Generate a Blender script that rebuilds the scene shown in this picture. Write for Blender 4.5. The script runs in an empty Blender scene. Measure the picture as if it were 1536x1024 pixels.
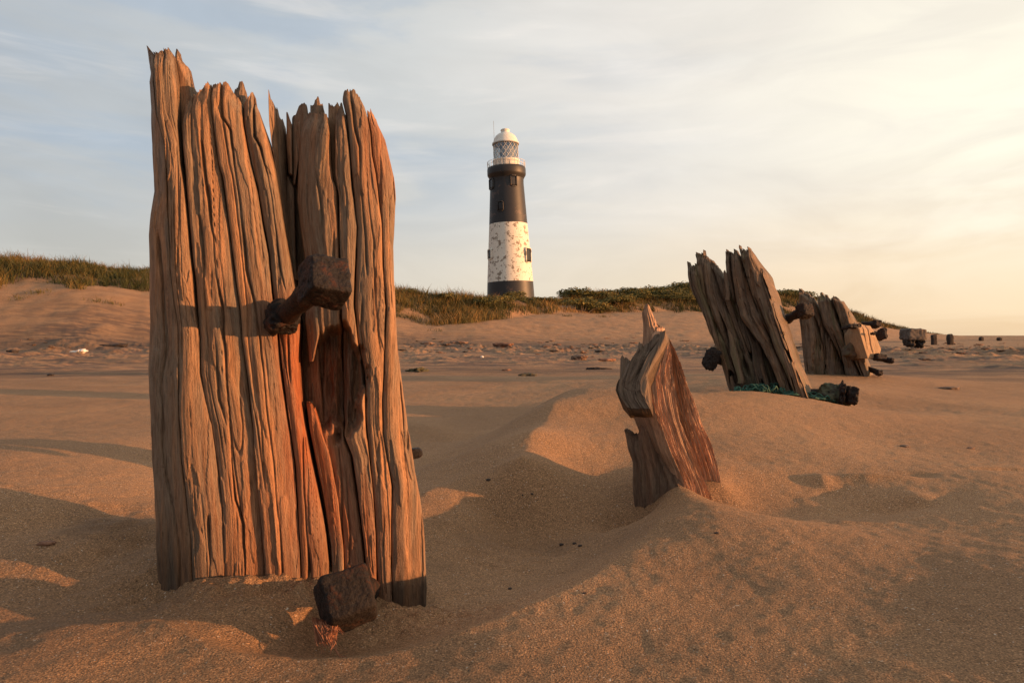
import bpy, math, random
import numpy as np
from mathutils import Vector, Matrix

random.seed(7)
RNG = np.random.default_rng(11)
SC = bpy.context.scene
COL = SC.collection
R = math.radians

# ---------------------------------------------------------------- camera, sky, sun, exposure
F = 1024.0                      # focal length in photo pixels (photo 1536 x 1024)
CX, HV = 768.0, 503.0           # principal column, horizon row
CAMZ = 0.55
cam = bpy.data.cameras.new("camera")
cam.lens, cam.sensor_width = 24.0, 36.0
cam.shift_y = -(512.0 - HV) / 1536.0
cam.clip_start, cam.clip_end = 0.02, 9000
camo = bpy.data.objects.new("camera", cam)
camo.location = (0, 0, CAMZ)
camo.rotation_euler = (R(90), 0, 0)
COL.objects.link(camo)
SC.camera = camo

SUN_AZ, SUN_EL = 102.0, 5.4     # clockwise from the view axis (+Y)
SUN_DIR = Vector((math.sin(R(SUN_AZ)) * math.cos(R(SUN_EL)), math.cos(R(SUN_AZ)) * math.cos(R(SUN_EL)), math.sin(R(SUN_EL))))
sl = bpy.data.lights.new("sun", 'SUN')
sl.energy, sl.angle, sl.color = 5.0, R(0.5), (1.0, 0.47, 0.19)
so = bpy.data.objects.new("sun", sl)
so.rotation_euler = (-SUN_DIR).to_track_quat('-Z', 'Y').to_euler()
COL.objects.link(so)

SC.view_settings.view_transform = 'Standard'
SC.view_settings.look = 'None'
SC.view_settings.exposure = 0.62
SC.view_settings.gamma = 1.0


class NT:
    """small helper around a node tree"""
    def __init__(s, tree):
        s.t = tree; s.n = tree.nodes; s.l = tree.links
        s.n.clear()

    def node(s, typ, **kw):
        nd = s.n.new(typ)
        for k, v in kw.items():
            if k.startswith('i_'):
                nd.inputs[k[2:].replace('_', ' ')].default_value = v
            else:
                setattr(nd, k, v)
        return nd

    def put(s, inp, v):
        if isinstance(v, bpy.types.NodeSocket):
            s.l.new(v, inp)
        else:
            if isinstance(v, (tuple, list)) and len(v) == 3 and inp.type == 'RGBA':
                v = (*v, 1)
            inp.default_value = v

    def math(s, op, a, b=0.0, c=0.0, clamp=False):
        nd = s.node('ShaderNodeMath', operation=op, use_clamp=clamp)
        s.put(nd.inputs[0], a); s.put(nd.inputs[1], b); s.put(nd.inputs[2], c)
        return nd.outputs[0]

    def mix(s, f, a, b, blend='MIX'):
        nd = s.node('ShaderNodeMix', data_type='RGBA', blend_type=blend)
        s.put(nd.inputs['Factor'], f); s.put(nd.inputs[6], a); s.put(nd.inputs[7], b)
        return nd.outputs[2]

    def ramp(s, f, stops, interp='LINEAR'):
        nd = s.node('ShaderNodeValToRGB')
        cr = nd.color_ramp; cr.interpolation = interp
        while len(cr.elements) < len(stops):
            cr.elements.new(0.5)
        for e, (p, c) in zip(cr.elements, stops):
            e.position = p
            e.color = (c, c, c, 1) if isinstance(c, (int, float)) else (*c, 1)
        s.put(nd.inputs[0], f)
        return nd.outputs[0]

    def noise(s, vec, scale, detail=3.0, rough=0.55, dist=0.0):
        nd = s.node('ShaderNodeTexNoise')
        s.put(nd.inputs['Vector'], vec)
        nd.inputs['Scale'].default_value = scale; nd.inputs['Detail'].default_value = detail
        nd.inputs['Roughness'].default_value = rough; nd.inputs['Distortion'].default_value = dist
        return nd.outputs[0]

    def maprange(s, v, a, b, c=0.0, d=1.0, smooth=True):
        nd = s.node('ShaderNodeMapRange')
        nd.interpolation_type = 'SMOOTHSTEP' if smooth else 'LINEAR'
        s.put(nd.inputs[0], v)
        for k, x in zip((1, 2, 3, 4), (a, b, c, d)):
            nd.inputs[k].default_value = x
        return nd.outputs[0]

    def vmul(s, vec, sc):
        nd = s.node('ShaderNodeVectorMath', operation='MULTIPLY')
        s.put(nd.inputs[0], vec); nd.inputs[1].default_value = sc
        return nd.outputs[0]

    def dot(s, vec, d):
        nd = s.node('ShaderNodeVectorMath', operation='DOT_PRODUCT')
        s.put(nd.inputs[0], vec); nd.inputs[1].default_value = d
        return nd.outputs['Value']


def px_dir(u, v):
    d = Vector(((u - CX) / F, 1.0, (HV - v) / F)); d.normalize(); return d


def build_world():
    w = bpy.data.worlds.new("World"); SC.world = w; w.use_nodes = True
    t = NT(w.node_tree)
    d = t.node('ShaderNodeTexCoord').outputs['Generated']
    sx = t.node('ShaderNodeSeparateXYZ'); t.put(sx.inputs[0], d)
    z = sx.outputs[2]
    glow = Vector((math.sin(R(72)) * math.cos(R(10)), math.cos(R(72)) * math.cos(R(10)), math.sin(R(10))))
    wob = t.noise(t.vmul(d, (1.2, 1.2, 5.0)), 1.6, 4, 0.55)
    s = t.dot(d, tuple(glow))
    s = t.math('ADD', s, t.math('MULTIPLY', t.math('SUBTRACT', wob, 0.5), 0.30))
    s01 = t.math('MULTIPLY_ADD', s, 0.5, 0.5)
    high = t.ramp(s01, [(0.0, (.16, .18, .22)), (0.22, (.30, .33, .37)), (0.33, (.47, .50, .53)), (0.50, (.57, .60, .62)), (0.62, (.66, .67, .66)),
                        (0.74, (.86, .82, .765)), (0.86, (.965, .90, .79)), (1.0, (1.06, .97, .78))])
    low = t.ramp(s01, [(0.0, (.20, .19, .20)), (0.22, (.36, .34, .33)), (0.33, (.56, .54, .50)), (0.50, (.68, .62, .54)), (0.62, (.79, .70, .58)),
                       (0.74, (.86, .715, .53)), (0.86, (.93, .68, .43)), (1.0, (1.0, .68, .34))])
    fz = t.maprange(z, 0.0, 0.26)
    veil = t.mix(fz, low, high)
    # bluer gaps between the thin clouds, stronger away from the sun
    gap = t.noise(t.vmul(d, (1.0, 1.0, 5.0)), 2.2, 6, 0.55, 0.5)
    gapf = t.math('MULTIPLY', t.maprange(gap, 0.42, 0.60), t.maprange(s01, 0.86, 0.50))
    gapf = t.math('MULTIPLY', gapf, t.maprange(z, 0.10, 0.24))
    veil = t.mix(t.math('MULTIPLY', gapf, 0.66), veil, (.43, .515, .62))
    # brighter streaks
    st = t.noise(t.vmul(d, (0.8, 0.8, 7.0)), 3.6, 5, 0.6, 0.6)
    stf = t.math('MULTIPLY', t.maprange(st, 0.50, 0.74), t.maprange(z, 0.02, 0.2))
    veil = t.mix(t.math('MULTIPLY', stf, 0.28), veil, (1.06, .97, .88))
    # the patch of cloud lit from behind near the sun
    g1 = t.dot(d, tuple(px_dir(1560, 120)))
    gl = t.math('POWER', t.math('MAXIMUM', g1, 0.0), 42.0)
    sb = t.noise(t.vmul(d, (1.6, 1.6, 5.5)), 2.6, 5, 0.55, 0.7)
    veil = t.mix(1.0, veil, t.ramp(sb, [(0.30, .945), (0.5, 1.0), (0.70, 1.055)]), 'MULTIPLY')
    glf = t.math('MULTIPLY', gl, t.maprange(sb, .30, .62, .25, 1.0))
    veil = t.mix(glf, veil, (1.13, 1.06, .87))
    # upper dome darker than the lit band
    veil = t.mix(t.maprange(z, 0.46, 0.95), veil, (.60, .555, .51))
    bg1 = t.node('ShaderNodeBackground'); t.put(bg1.inputs[0], veil); bg1.inputs[1].default_value = 0.62
    sky = t.node('ShaderNodeTexSky', sky_type='NISHITA', sun_disc=False)
    sky.sun_elevation = R(SUN_EL); sky.sun_rotation = R(SUN_AZ)
    bg2 = t.node('ShaderNodeBackground'); t.put(bg2.inputs[0], sky.outputs[0]); bg2.inputs[1].default_value = 0.008
    ad = t.node('ShaderNodeAddShader')
    t.l.new(bg1.outputs[0], ad.inputs[0]); t.l.new(bg2.outputs[0], ad.inputs[1])
    out = t.node('ShaderNodeOutputWorld'); t.l.new(ad.outputs[0], out.inputs[0])


build_world()


# ---------------------------------------------------------------- numpy helpers
def _h(ix, iy, iz, seed):
    n = (ix * 374761393 + iy * 668265263 + iz * 2147483647 + seed * 974634777) & 0xFFFFFFFF
    n = ((n ^ (n >> 13)) * 1274126177) & 0xFFFFFFFF
    n = (n ^ (n >> 16)) & 0xFFFFFFFF
    return (n & 0xFFFF) / 65535.0 * 2 - 1


def vn2(x, y, seed=0):
    x = np.asarray(x, float); y = np.asarray(y, float)
    x, y = np.broadcast_arrays(x, y)
    fx, fy = np.floor(x), np.floor(y)
    ix, iy = fx.astype(np.int64), fy.astype(np.int64)
    a, b = x - fx, y - fy
    a = a * a * a * (a * (a * 6 - 15) + 10); b = b * b * b * (b * (b * 6 - 15) + 10)
    z = np.zeros_like(ix)
    return ((_h(ix, iy, z, seed) * (1 - a) + _h(ix + 1, iy, z, seed) * a) * (1 - b)
            + (_h(ix, iy + 1, z, seed) * (1 - a) + _h(ix + 1, iy + 1, z, seed) * a) * b)


def ln2(x, y, seed=0):
    """value noise without smoothing across x: flat facets with sharp creases"""
    x, y = np.broadcast_arrays(np.asarray(x, float), np.asarray(y, float))
    fx, fy = np.floor(x), np.floor(y); ix, iy = fx.astype(np.int64), fy.astype(np.int64)
    a, b = x - fx, y - fy; b = b * b * (3 - 2 * b); z = np.zeros_like(ix)
    return ((_h(ix, iy, z, seed) * (1 - a) + _h(ix + 1, iy, z, seed) * a) * (1 - b)
            + (_h(ix, iy + 1, z, seed) * (1 - a) + _h(ix + 1, iy + 1, z, seed) * a) * b)


def fbm2(x, y, octs=4, seed=0, gain=0.5):
    s = 0; a = 1.0
    for k in range(octs):
        s = s + a * vn2(np.asarray(x) * 2 ** k + 17.3 * k, np.asarray(y) * 2 ** k - 9.1 * k, seed + k); a *= gain
    return s


def vn3(p, seed=0):
    f = np.floor(p); i = f.astype(np.int64); a = p - f; a = a * a * (3 - 2 * a)
    out = 0
    for dx in (0, 1):
        for dy in (0, 1):
            for dz in (0, 1):
                wgt = (a[:, 0] if dx else 1 - a[:, 0]) * (a[:, 1] if dy else 1 - a[:, 1]) * (a[:, 2] if dz else 1 - a[:, 2])
                out = out + wgt * _h(i[:, 0] + dx, i[:, 1] + dy, i[:, 2] + dz, seed)
    return out


def sstep(a, b, x):
    t = np.clip((np.asarray(x, float) - a) / (b - a), 0, 1)
    return t * t * (3 - 2 * t)


def pl(poly, v):
    """u at row v along a polyline [(u, v), ...]"""
    p = np.array(poly, float)
    return np.interp(v, p[:, 1], p[:, 0])


def make_mesh(name, V, Q, mat, parent=None, smooth=True, attrs=None, tris=None):
    me = bpy.data.meshes.new(name)
    V = np.asarray(V, np.float32)
    if parent is not None:
        V = V - np.array(parent.location, np.float32)
    Q = np.asarray(Q, np.int32).reshape(-1, 4) if Q is not None and len(Q) else np.zeros((0, 4), np.int32)
    T = np.asarray(tris, np.int32).reshape(-1, 3) if tris is not None and len(tris) else np.zeros((0, 3), np.int32)
    me.vertices.add(len(V)); me.vertices.foreach_set('co', V.ravel())
    nl = Q.size + T.size
    me.loops.add(nl)
    me.loops.foreach_set('vertex_index', np.concatenate([Q.ravel(), T.ravel()]))
    me.polygons.add(len(Q) + len(T))
    starts = np.concatenate([np.arange(len(Q)) * 4, Q.size + np.arange(len(T)) * 3]).astype(np.int32)
    me.polygons.foreach_set('loop_start', starts)
    if smooth:
        me.polygons.foreach_set('use_smooth', np.ones(len(Q) + len(T), bool))
    me.update(calc_edges=True)
    me.validate()
    for k, a in (attrs or {}).items():
        a = np.asarray(a, np.float32)
        if a.ndim == 1:
            at = me.attributes.new(k, 'FLOAT', 'POINT'); at.data.foreach_set('value', a)
        else:
            at = me.attributes.new(k, 'FLOAT_VECTOR', 'POINT'); at.data.foreach_set('vector', a.ravel())
    if mat:
        for m in (mat if isinstance(mat, (list, tuple)) else [mat]):
            me.materials.append(m)
    o = bpy.data.objects.new(name, me); COL.objects.link(o)
    if parent is not None:
        o.parent = parent
    return o


def tag(o, label, cat, group=None, kind=None):
    if label: o['label'] = label
    if cat: o['category'] = cat
    if group: o['group'] = group
    if kind: o['kind'] = kind
    return o


def thing(name, label, cat, loc, group=None):
    o = bpy.data.objects.new(name, None); COL.objects.link(o)
    o.location = loc; o.empty_display_size = 0.1
    return tag(o, label, cat, group)


class Geo:
    """collects several grids / solids into one mesh"""
    def __init__(s):
        s.V = []; s.Q = []; s.T = []; s.A = {}; s.n = 0

    def add(s, V, Q=None, T=None, **attrs):
        V = np.asarray(V, float)
        if Q is not None and len(Q): s.Q.append(np.asarray(Q) + s.n)
        if T is not None and len(T): s.T.append(np.asarray(T) + s.n)
        for k, a in attrs.items():
            s.A.setdefault(k, []).append(np.asarray(a, float))
        s.V.append(V); s.n += len(V)

    def build(s, name, mat, parent=None, smooth=True):
        return make_mesh(name, np.concatenate(s.V), np.concatenate(s.Q) if s.Q else None, mat, parent, smooth,
                         {k: np.concatenate(a) for k, a in s.A.items()}, np.concatenate(s.T) if s.T else None)


def grid_quads(nr, nc, wrap=False):
    i = np.arange(nr - 1)[:, None]; j = np.arange(nc if wrap else nc - 1)[None, :]
    j2 = (j + 1) % nc
    return np.stack([i * nc + j, (i + 1) * nc + j, (i + 1) * nc + j2, i * nc + j2], -1).reshape(-1, 4)


# ---------------------------------------------------------------- materials
def new_mat(name):
    m = bpy.data.materials.new(name); m.use_nodes = True
    t = NT(m.node_tree)
    b = t.node('ShaderNodeBsdfPrincipled'); o = t.node('ShaderNodeOutputMaterial')
    t.l.new(b.outputs[0], o.inputs[0])
    return m, t, b


def bump(t, b, h, strength, dist, prev=None):
    n = t.node('ShaderNodeBump'); n.inputs['Strength'].default_value = strength; n.inputs['Distance'].default_value = dist
    t.put(n.inputs['Height'], h)
    if prev is not None: t.l.new(prev, n.inputs['Normal'])
    if b is not None: t.l.new(n.outputs[0], b.inputs['Normal'])
    return n.outputs[0]


def wood_mat(name, tan, grey, dark, rustc=(.40, .115, .035), greyness=0.5, fine=420, green=None):
    m, t, b = new_mat(name)
    g = t.node('ShaderNodeAttribute', attribute_name='grain').outputs['Vector']
    rust = t.node('ShaderNodeAttribute', attribute_name='rust').outputs['Fac']
    damp = t.node('ShaderNodeAttribute', attribute_name='damp').outputs['Fac']
    big = t.noise(g, 26, 4, 0.6, 0.5)
    col = t.mix(t.maprange(big, greyness - .10, greyness + .16), grey, tan)
    mid = t.noise(g, 120, 4, 0.65)
    col = t.mix(t.maprange(mid, .42, .72), col, t.mix(0.55, col, dark))
    fin = t.noise(g, fine, 3, 0.6)
    col = t.mix(0.75, col, t.ramp(fin, [(0.28, 0.30), (0.46, 0.92), (0.72, 1.28)]), 'MULTIPLY')
    blot = t.noise(t.vmul(g, (1, 1, 3.0)), 60, 4, .6, .4)
    col = t.mix(t.math('MULTIPLY', t.maprange(blot, .50, .66), .55), col, t.mix(.5, col, dark))
    if green:
        gn = t.noise(g, 18, 3, 0.5)
        col = t.mix(t.math('MULTIPLY', t.maprange(gn, .5, .68), 0.5), col, green)
    rn = t.math('MULTIPLY', rust, t.maprange(mid, .25, .6, .55, 1.0))
    col = t.mix(rn, col, t.mix(t.maprange(fin, .35, .65), (rustc[0] * .6, rustc[1] * .5, rustc[2] * .5), rustc))
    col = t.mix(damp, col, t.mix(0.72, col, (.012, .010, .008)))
    t.put(b.inputs['Base Color'], col)
    b.inputs['Roughness'].default_value = 0.72
    b.inputs['Specular IOR Level'].default_value = 0.28
    fuzz = t.noise(t.vmul(g, (1, 1, 5.0)), fine * 1.4, 2, .6)
    n1 = bump(t, None, mid, 0.45, 0.0022)
    n2 = bump(t, None, fin, 0.85, 0.0026, n1)
    bump(t, b, fuzz, 0.8, 0.0022, n2)
    return m


MW_BIG = wood_mat('weathered_timber', (.42, .215, .105), (.215, .155, .105), (.13, .066, .034), greyness=0.525)
MW_STUMP = wood_mat('worn_red_timber', (.62, .36, .22), (.44, .28, .18), (.10, .05, .032), greyness=0.5, fine=520)
MW_END = wood_mat('grey_end_grain', (.20, .125, .075), (.15, .105, .072), (.06, .036, .024), greyness=0.5, fine=300)
MW_FAR = wood_mat('dark_old_timber', (.25, .15, .085), (.165, .115, .078), (.042, .026, .017), greyness=0.52, green=(.12, .115, .05), fine=260)
MW_PALE = wood_mat('split_pale_timber', (.44, .285, .165), (.33, .23, .145), (.22, .13, .07), greyness=0.42, fine=260)


def rust_mat(name, c1=(.009, .006, .0055), c2=(.055, .016, .007), rough=0.45, c3=(.010, .008, .009)):
    m, t, b = new_mat(name)
    p = t.node('ShaderNodeTexCoord').outputs['Object']
    a = t.noise(p, 28, 5, 0.65); f = t.noise(p, 170, 4, 0.7)
    col = t.mix(t.math('MULTIPLY', t.maprange(a, .50, .66), t.maprange(f, .36, .58)), c1, c2)
    col = t.mix(t.maprange(f, .60, .74), col, c3)
    t.put(b.inputs['Base Color'], col)
    t.put(b.inputs['Roughness'], t.maprange(f, .3, .7, rough - .05, rough + .35))
    b.inputs['Metallic'].default_value = 0.0; b.inputs['Specular IOR Level'].default_value = 0.32
    n1 = bump(t, None, a, 0.6, 0.008)
    bump(t, b, f, 0.9, 0.005, n1)
    return m


M_RUST = rust_mat('rusted_iron')
M_RUST2 = rust_mat('crusted_iron', (.011, .007, .0055), (.060, .021, .010), 0.6)
M_RUSTF = rust_mat('dark_iron', (.022, .016, .014), (.06, .030, .020), 0.65)


def plain_mat(name, c, rough=0.7, var=0.35, scale=40, bumpd=0.003, metal=0.0, c2=None):
    m, t, b = new_mat(name)
    p = t.node('ShaderNodeTexCoord').outputs['Object']
    a = t.noise(p, scale, 4, 0.6)
    c2 = c2 or tuple(x * (1 - var) for x in c)
    t.put(b.inputs['Base Color'], t.mix(t.maprange(a, .35, .65), c2, c))
    b.inputs['Roughness'].default_value = rough; b.inputs['Metallic'].default_value = metal
    if bumpd: bump(t, b, a, 0.6, bumpd)
    return m


def sand_mat():
    m, t, b = new_mat('beach_sand')
    p = t.node('ShaderNodeTexCoord').outputs['Object']
    damp = t.node('ShaderNodeAttribute', attribute_name='damp').outputs['Fac']
    litter = t.node('ShaderNodeAttribute', attribute_name='litter').outputs['Fac']
    big = t.noise(p, 1.1, 4, 0.55)
    col = t.mix(t.maprange(big, .35, .68), (.28, .158, .080), (.345, .198, .100))
    gr = t.noise(p, 310, 2, 0.6)
    gr2 = t.noise(p, 120, 3, 0.7)
    col = t.mix(0.85, col, t.ramp(gr, [(0.26, .12), (0.43, .72), (0.55, 1.05), (0.66, 1.7), (0.78, 3.2)]), 'MULTIPLY')
    col = t.mix(0.6, col, t.ramp(gr2, [(0.30, .62), (0.5, 1.0), (0.70, 1.25)]), 'MULTIPLY')
    blk = t.noise(p, 210, 1, 0.5)
    col = t.mix(t.maprange(blk, .69, .75), col, (.05, .04, .035))
    wht = t.noise(p, 175, 1, 0.5)
    col = t.mix(t.maprange(wht, .72, .76), col, (.62, .52, .42))
    # streaks of shell, weed and grit left by the tide
    lp = t.vmul(p, (0.35, 1.6, 1.0))
    l1 = t.noise(lp, 1.6, 6, 0.7, 0.6)
    lf = t.math('MULTIPLY', litter, t.maprange(l1, .45, .56))
    col = t.mix(t.math('MULTIPLY', lf, 0.85), col, (.085, .055, .045))
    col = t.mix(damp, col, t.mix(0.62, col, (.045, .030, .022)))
    t.put(b.inputs['Base Color'], col)
    b.inputs['Roughness'].default_value = 0.85
    b.inputs['Specular IOR Level'].default_value = 0.25
    n1 = bump(t, None, t.noise(p, 45, 4, 0.65), 0.5, 0.006)
    n2 = bump(t, None, gr2, 0.6, 0.004, n1)
    bump(t, b, gr, 0.9, 0.0036, n2)
    return m


M_SAND = sand_mat()


# ---------------------------------------------------------------- ground
def W(u, v, z=None, d=None):
    """point seen at photo pixel (u, v) at height z or at depth d"""
    if d is None:
        d = (CAMZ - z) * F / (v - HV)
    return ((u - CX) / F * d, d, CAMZ + (HV - v) / F * d)


CTRL = []
for u, v, z in [
    # near rim of the hollow and the sand in front of it
    (-150, 975, .05), (0, 955, .055), (110, 945, .058), (225, 938, .052), (300, 975, .045), (350, 994, .041), (450, 1003, .036), (560, 998, .038),
    (700, 958, .042), (800, 916, .048), (880, 878, .055), (940, 832, .062), (995, 782, .074),
    (100, 1050, .065), (500, 1080, .060), (900, 1050, .060), (1300, 1050, .070), (1600, 1050, .085), (1100, 930, .060), (1400, 900, .075), (1600, 850, .10),
    (900, 960, .058), (1050, 850, .068), (1200, 780, .072), (1350, 820, .074), (1500, 720, .075),
    # mound under the post
    (350, 935, .050), (300, 915, .058), (420, 930, .040), (400, 968, .022), (470, 975, .004), (560, 955, -.018), (600, 940, -.025), (500, 940, -.005), (640, 955, -.02),
    (250, 930, .048), (700, 920, -.035),
    # hollow to the right of the post
    (680, 890, -.05), (740, 850, -.06), (800, 830, -.06), (860, 840, -.04), (830, 870, -.03), (760, 895, -.045), (680, 830, -.04), (760, 790, -.05), (850, 780, -.03),
    (900, 790, -.035), (930, 790, -.012),
    # long mound that carries the stump
    (640, 744, .035), (700, 720, .05), (735, 711, .07), (780, 693, .12), (700, 770, .005), (790, 740, .04), (860, 730, .045), (850, 690, .095), (920, 680, .10),
    (800, 652, .165), (830, 608, .215), (860, 588, .23), (930, 587, .215), (900, 630, .165), (1000, 590, .205), (1060, 592, .205), (1130, 589, .207), (1200, 598, .175),
    (1290, 614, .115), (1380, 622, .07), (1100, 640, .145), (1200, 660, .115), (1100, 700, .09), (1300, 660, .09), (1450, 640, .07), (1600, 620, .05),
    # behind the mound
    (660, 700, -.07), (700, 660, -.07), (740, 640, -.05), (780, 610, -.02), (640, 640, -.02), (760, 575, .02), (640, 580, .0), (860, 565, .04),
    # left of the post
    (-60, 728, .155), (-160, 735, .16), (100, 752, .120), (218, 744, .085), (30, 735, .140), (175, 748, .102), (-60, 690, .165), (20, 680, .150), (110, 672, .130), (220, 668, .10), (150, 715, .115), (60, 720, .138),
    (-100, 660, .11), (100, 640, .05), (220, 630, .03), (0, 610, .04), (150, 590, .02), (300, 600, .01), (450, 620, .0), (550, 640, .0), (450, 700, .01), (350, 720, .01), (560, 740, .01),
]:
    CTRL.append((*W(u, v, z), ))
for u, v, d in [
    (100, 790, 1.64), (0, 790, 1.62), (190, 790, 1.66), (100, 830, 1.50), (0, 830, 1.48), (200, 830, 1.53), (150, 865, 1.43), (60, 880, 1.38), (195, 895, 1.37), (0, 900, 1.31), (90, 915, 1.29), (150, 922, 1.27), (-100, 850, 1.44), (-100, 900, 1.31),
    (238, 907, 1.345), (290, 877, 1.355), (335, 866, 1.37), (370, 862, 1.38), (420, 874, 1.392), (450, 872, 1.40), (490, 868, 1.41), (570, 897, 1.434), (605, 908, 1.443), (640, 917, 1.454),
    (952, 782, 2.05), (970, 764, 2.07), (1000, 729, 2.06), (1021, 727, 2.07), (1045, 742, 2.1), (1071, 757, 2.13), (1082, 724, 2.2), (1110, 740, 2.2),
    # second and third groups
    (1095, 598, 4.75), (1150, 594, 4.75), (1200, 590, 4.75), (1260, 606, 4.7), (1330, 606, 4.9), (1215, 576, 5.6), (1100, 580, 5.6),
    (1210, 562, 7.3), (1270, 562, 7.3), (1310, 562, 7.3), (1360, 580, 6.5), (1450, 585, 6.5),
]:
    CTRL.append((*W(u, v, d=d), ))
for az in (-44, -30, -18, -8, 2, 12, 22, 32, 44):
    for d, z in ((10, .03), (14, .01)):
        CTRL.append((math.sin(R(az)) * d, math.cos(R(az)) * d, z))
CTRL = np.array(CTRL)


def _pc(x, y):
    az = np.clip(np.arctan2(x, y), -0.86, 0.86)
    d = np.clip(np.hypot(x, y), 0.92, 15)
    return az, np.log(d)


def _tps_fit():
    a, l = _pc(CTRL[:, 0], CTRL[:, 1]); n = len(a)
    r2 = (a[:, None] - a) ** 2 + (l[:, None] - l) ** 2
    K = np.where(r2 > 0, r2 * np.log(np.maximum(r2, 1e-12)) * .5, 0) + np.eye(n) * 2e-4
    P = np.stack([np.ones(n), a, l], 1)
    A = np.zeros((n + 3, n + 3)); A[:n, :n] = K; A[:n, n:] = P; A[n:, :n] = P.T
    s = np.linalg.solve(A, np.concatenate([CTRL[:, 2], np.zeros(3)]))
    return a, l, s


_TA, _TL, _TS = _tps_fit()


def tps(x, y):
    a, l = _pc(x, y); a = a.ravel(); l = l.ravel()
    out = np.empty(len(a)); n = len(_TA)
    for k in range(0, len(a), 60000):
        aa, ll = a[k:k + 60000], l[k:k + 60000]
        r2 = (aa[:, None] - _TA) ** 2 + (ll[:, None] - _TL) ** 2
        out[k:k + 60000] = (r2 * np.log(np.maximum(r2, 1e-12)) * .5) @ _TS[:n] + _TS[n] + _TS[n + 1] * aa + _TS[n + 2] * ll
    return out.reshape(np.shape(x))


# dunes: for columns u of the photo: crest row and distance, lower edge of the grass, toe of the slope
DUNE = np.array([
    # u,   v_crest, D_crest, v_grass, D_grass, D_toe
    (-700, 392, 40, 425, 36, 24), (-300, 393, 42, 426, 38, 26), (0, 391, 45, 426, 40, 28), (50, 391, 45, 426, 40, 28), (90, 387, 45, 424, 40, 28), (130, 392, 46, 426, 40, 28),
    (200, 397, 47, 434, 41, 29), (300, 402, 49, 445, 42, 31), (450, 420, 52, 465, 44, 33), (600, 437, 56, 478, 46, 35), (640, 439, 57, 489, 46, 35),
    (700, 449, 59, 483, 48, 36), (735, 449, 61, 480, 50, 36), (785, 451, 66, 477, 55, 37), (800, 450, 72, 470, 60, 37), (870, 446, 80, 469, 65, 38), (950, 444, 88, 468, 72, 39),
    (1030, 438, 95, 468, 76, 40), (1100, 440, 100, 469, 80, 42), (1190, 446, 106, 471, 86, 45), (1284, 473, 112, 483, 92, 50), (1310, 481, 116, 488, 96, 55), (1355, 492, 122, 496, 104, 60),
    (1400, 499, 130, 501, 112, 70), (1450, 503.5, 140, 504, 120, 80), (2200, 505, 150, 505.5, 130, 90)], float)
_du = np.arange(-700, 2201, 4.0)
_dt = np.stack([np.interp(_du, DUNE[:, 0], DUNE[:, k]) for k in range(6)], 1)
_kw = np.exp(-(np.arange(-24, 25) * 4 / 30.0) ** 2); _kw /= _kw.sum()
_dt[24:-24] = np.stack([np.convolve(_dt[:, k], _kw, 'valid') for k in range(6)], 1)
DUNE = _dt
DUNE_AZ = np.arctan((DUNE[:, 0] - CX) / F)


def far_z(x, y):
    az = np.arctan2(x, y); d = np.hypot(x, y)
    c = np.cos(np.clip(az, -1.2, 1.2))
    g = lambda k: np.interp(az, DUNE_AZ, DUNE[:, k])
    Dc, Dg, Dt = g(2), g(4), g(5)
    zc = CAMZ + (HV - g(1)) / F * Dc - 0.40
    zg = CAMZ + (HV - g(3)) / F * Dg
    yy = np.where(np.abs(az) < 1.2, d * c, d * 0.4)
    z = np.zeros_like(d)
    k1 = sstep(Dt, Dg, yy)
    lin = np.clip((yy - Dt) / (Dg - Dt), 0, 1)
    z = zg * (0.5 * k1 + 0.5 * lin)
    k2 = np.clip((yy - Dg) / (Dc - Dg), 0, 1)
    z = np.where(yy > Dg, zg + (zc - zg) * np.sin(k2 * math.pi / 2), z)
    k3 = sstep(Dc, Dc + 60, yy)
    z = np.where(yy > Dc, zc * (1 - .55 * k3), z)
    # hummocks
    gr = sstep(Dg - 2, Dg + 2, yy) * np.clip(zc / 2.5, 0, 1)
    z = z + gr * (0.26 * fbm2(x * .16, y * .16, 3, 5) + .14 * fbm2(x * .6, y * .6, 2, 6))
    slope = sstep(Dt, Dt + 4, yy) * (1 - sstep(Dg, Dg + 3, yy))
    z = z + slope * (.05 * fbm2(x * .35, y * .35, 4, 15) + .03 * fbm2(x * 1.4, y * 1.4, 2, 19))
    z = np.where(np.abs(az) > 1.25, z * sstep(1.9, 1.25, np.abs(az)), z)
    return z


def bumpe(x, y, u, v, ru, rv, h, z=0.06, ang=0.0, p=2.0):
    h = h * .72
    """local bump placed at the ground point seen at (u, v), radii in metres"""
    cx, cy, _ = W(u, v, z)
    ca, sa = math.cos(ang), math.sin(ang)
    a = ((x - cx) * ca + (y - cy) * sa) / ru; b = (-(x - cx) * sa + (y - cy) * ca) / rv
    return h * np.exp(-(a * a + b * b) ** (p / 2))


def _line(pts):
    return np.array([W(u, v, z)[:2] for u, v, z in pts])


RIMS = [(_line([(-100, 958, .05), (0, 955, .055), (110, 945, .058), (225, 938, .052), (300, 975, .045), (350, 993, .041), (450, 1002, .036), (560, 997, .038), (700, 958, .042), (800, 916, .048), (880, 878, .055), (940, 832, .062), (995, 782, .074)]), .016, .045),
        (_line([(640, 744, .035), (700, 720, .05), (735, 711, .07), (780, 693, .12), (800, 652, .165), (830, 608, .215), (860, 588, .23), (930, 587, .215), (1000, 590, .205), (1060, 592, .205), (1130, 589, .207), (1200, 598, .175), (1290, 614, .115), (1380, 622, .07)]), .016, .07)]


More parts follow.
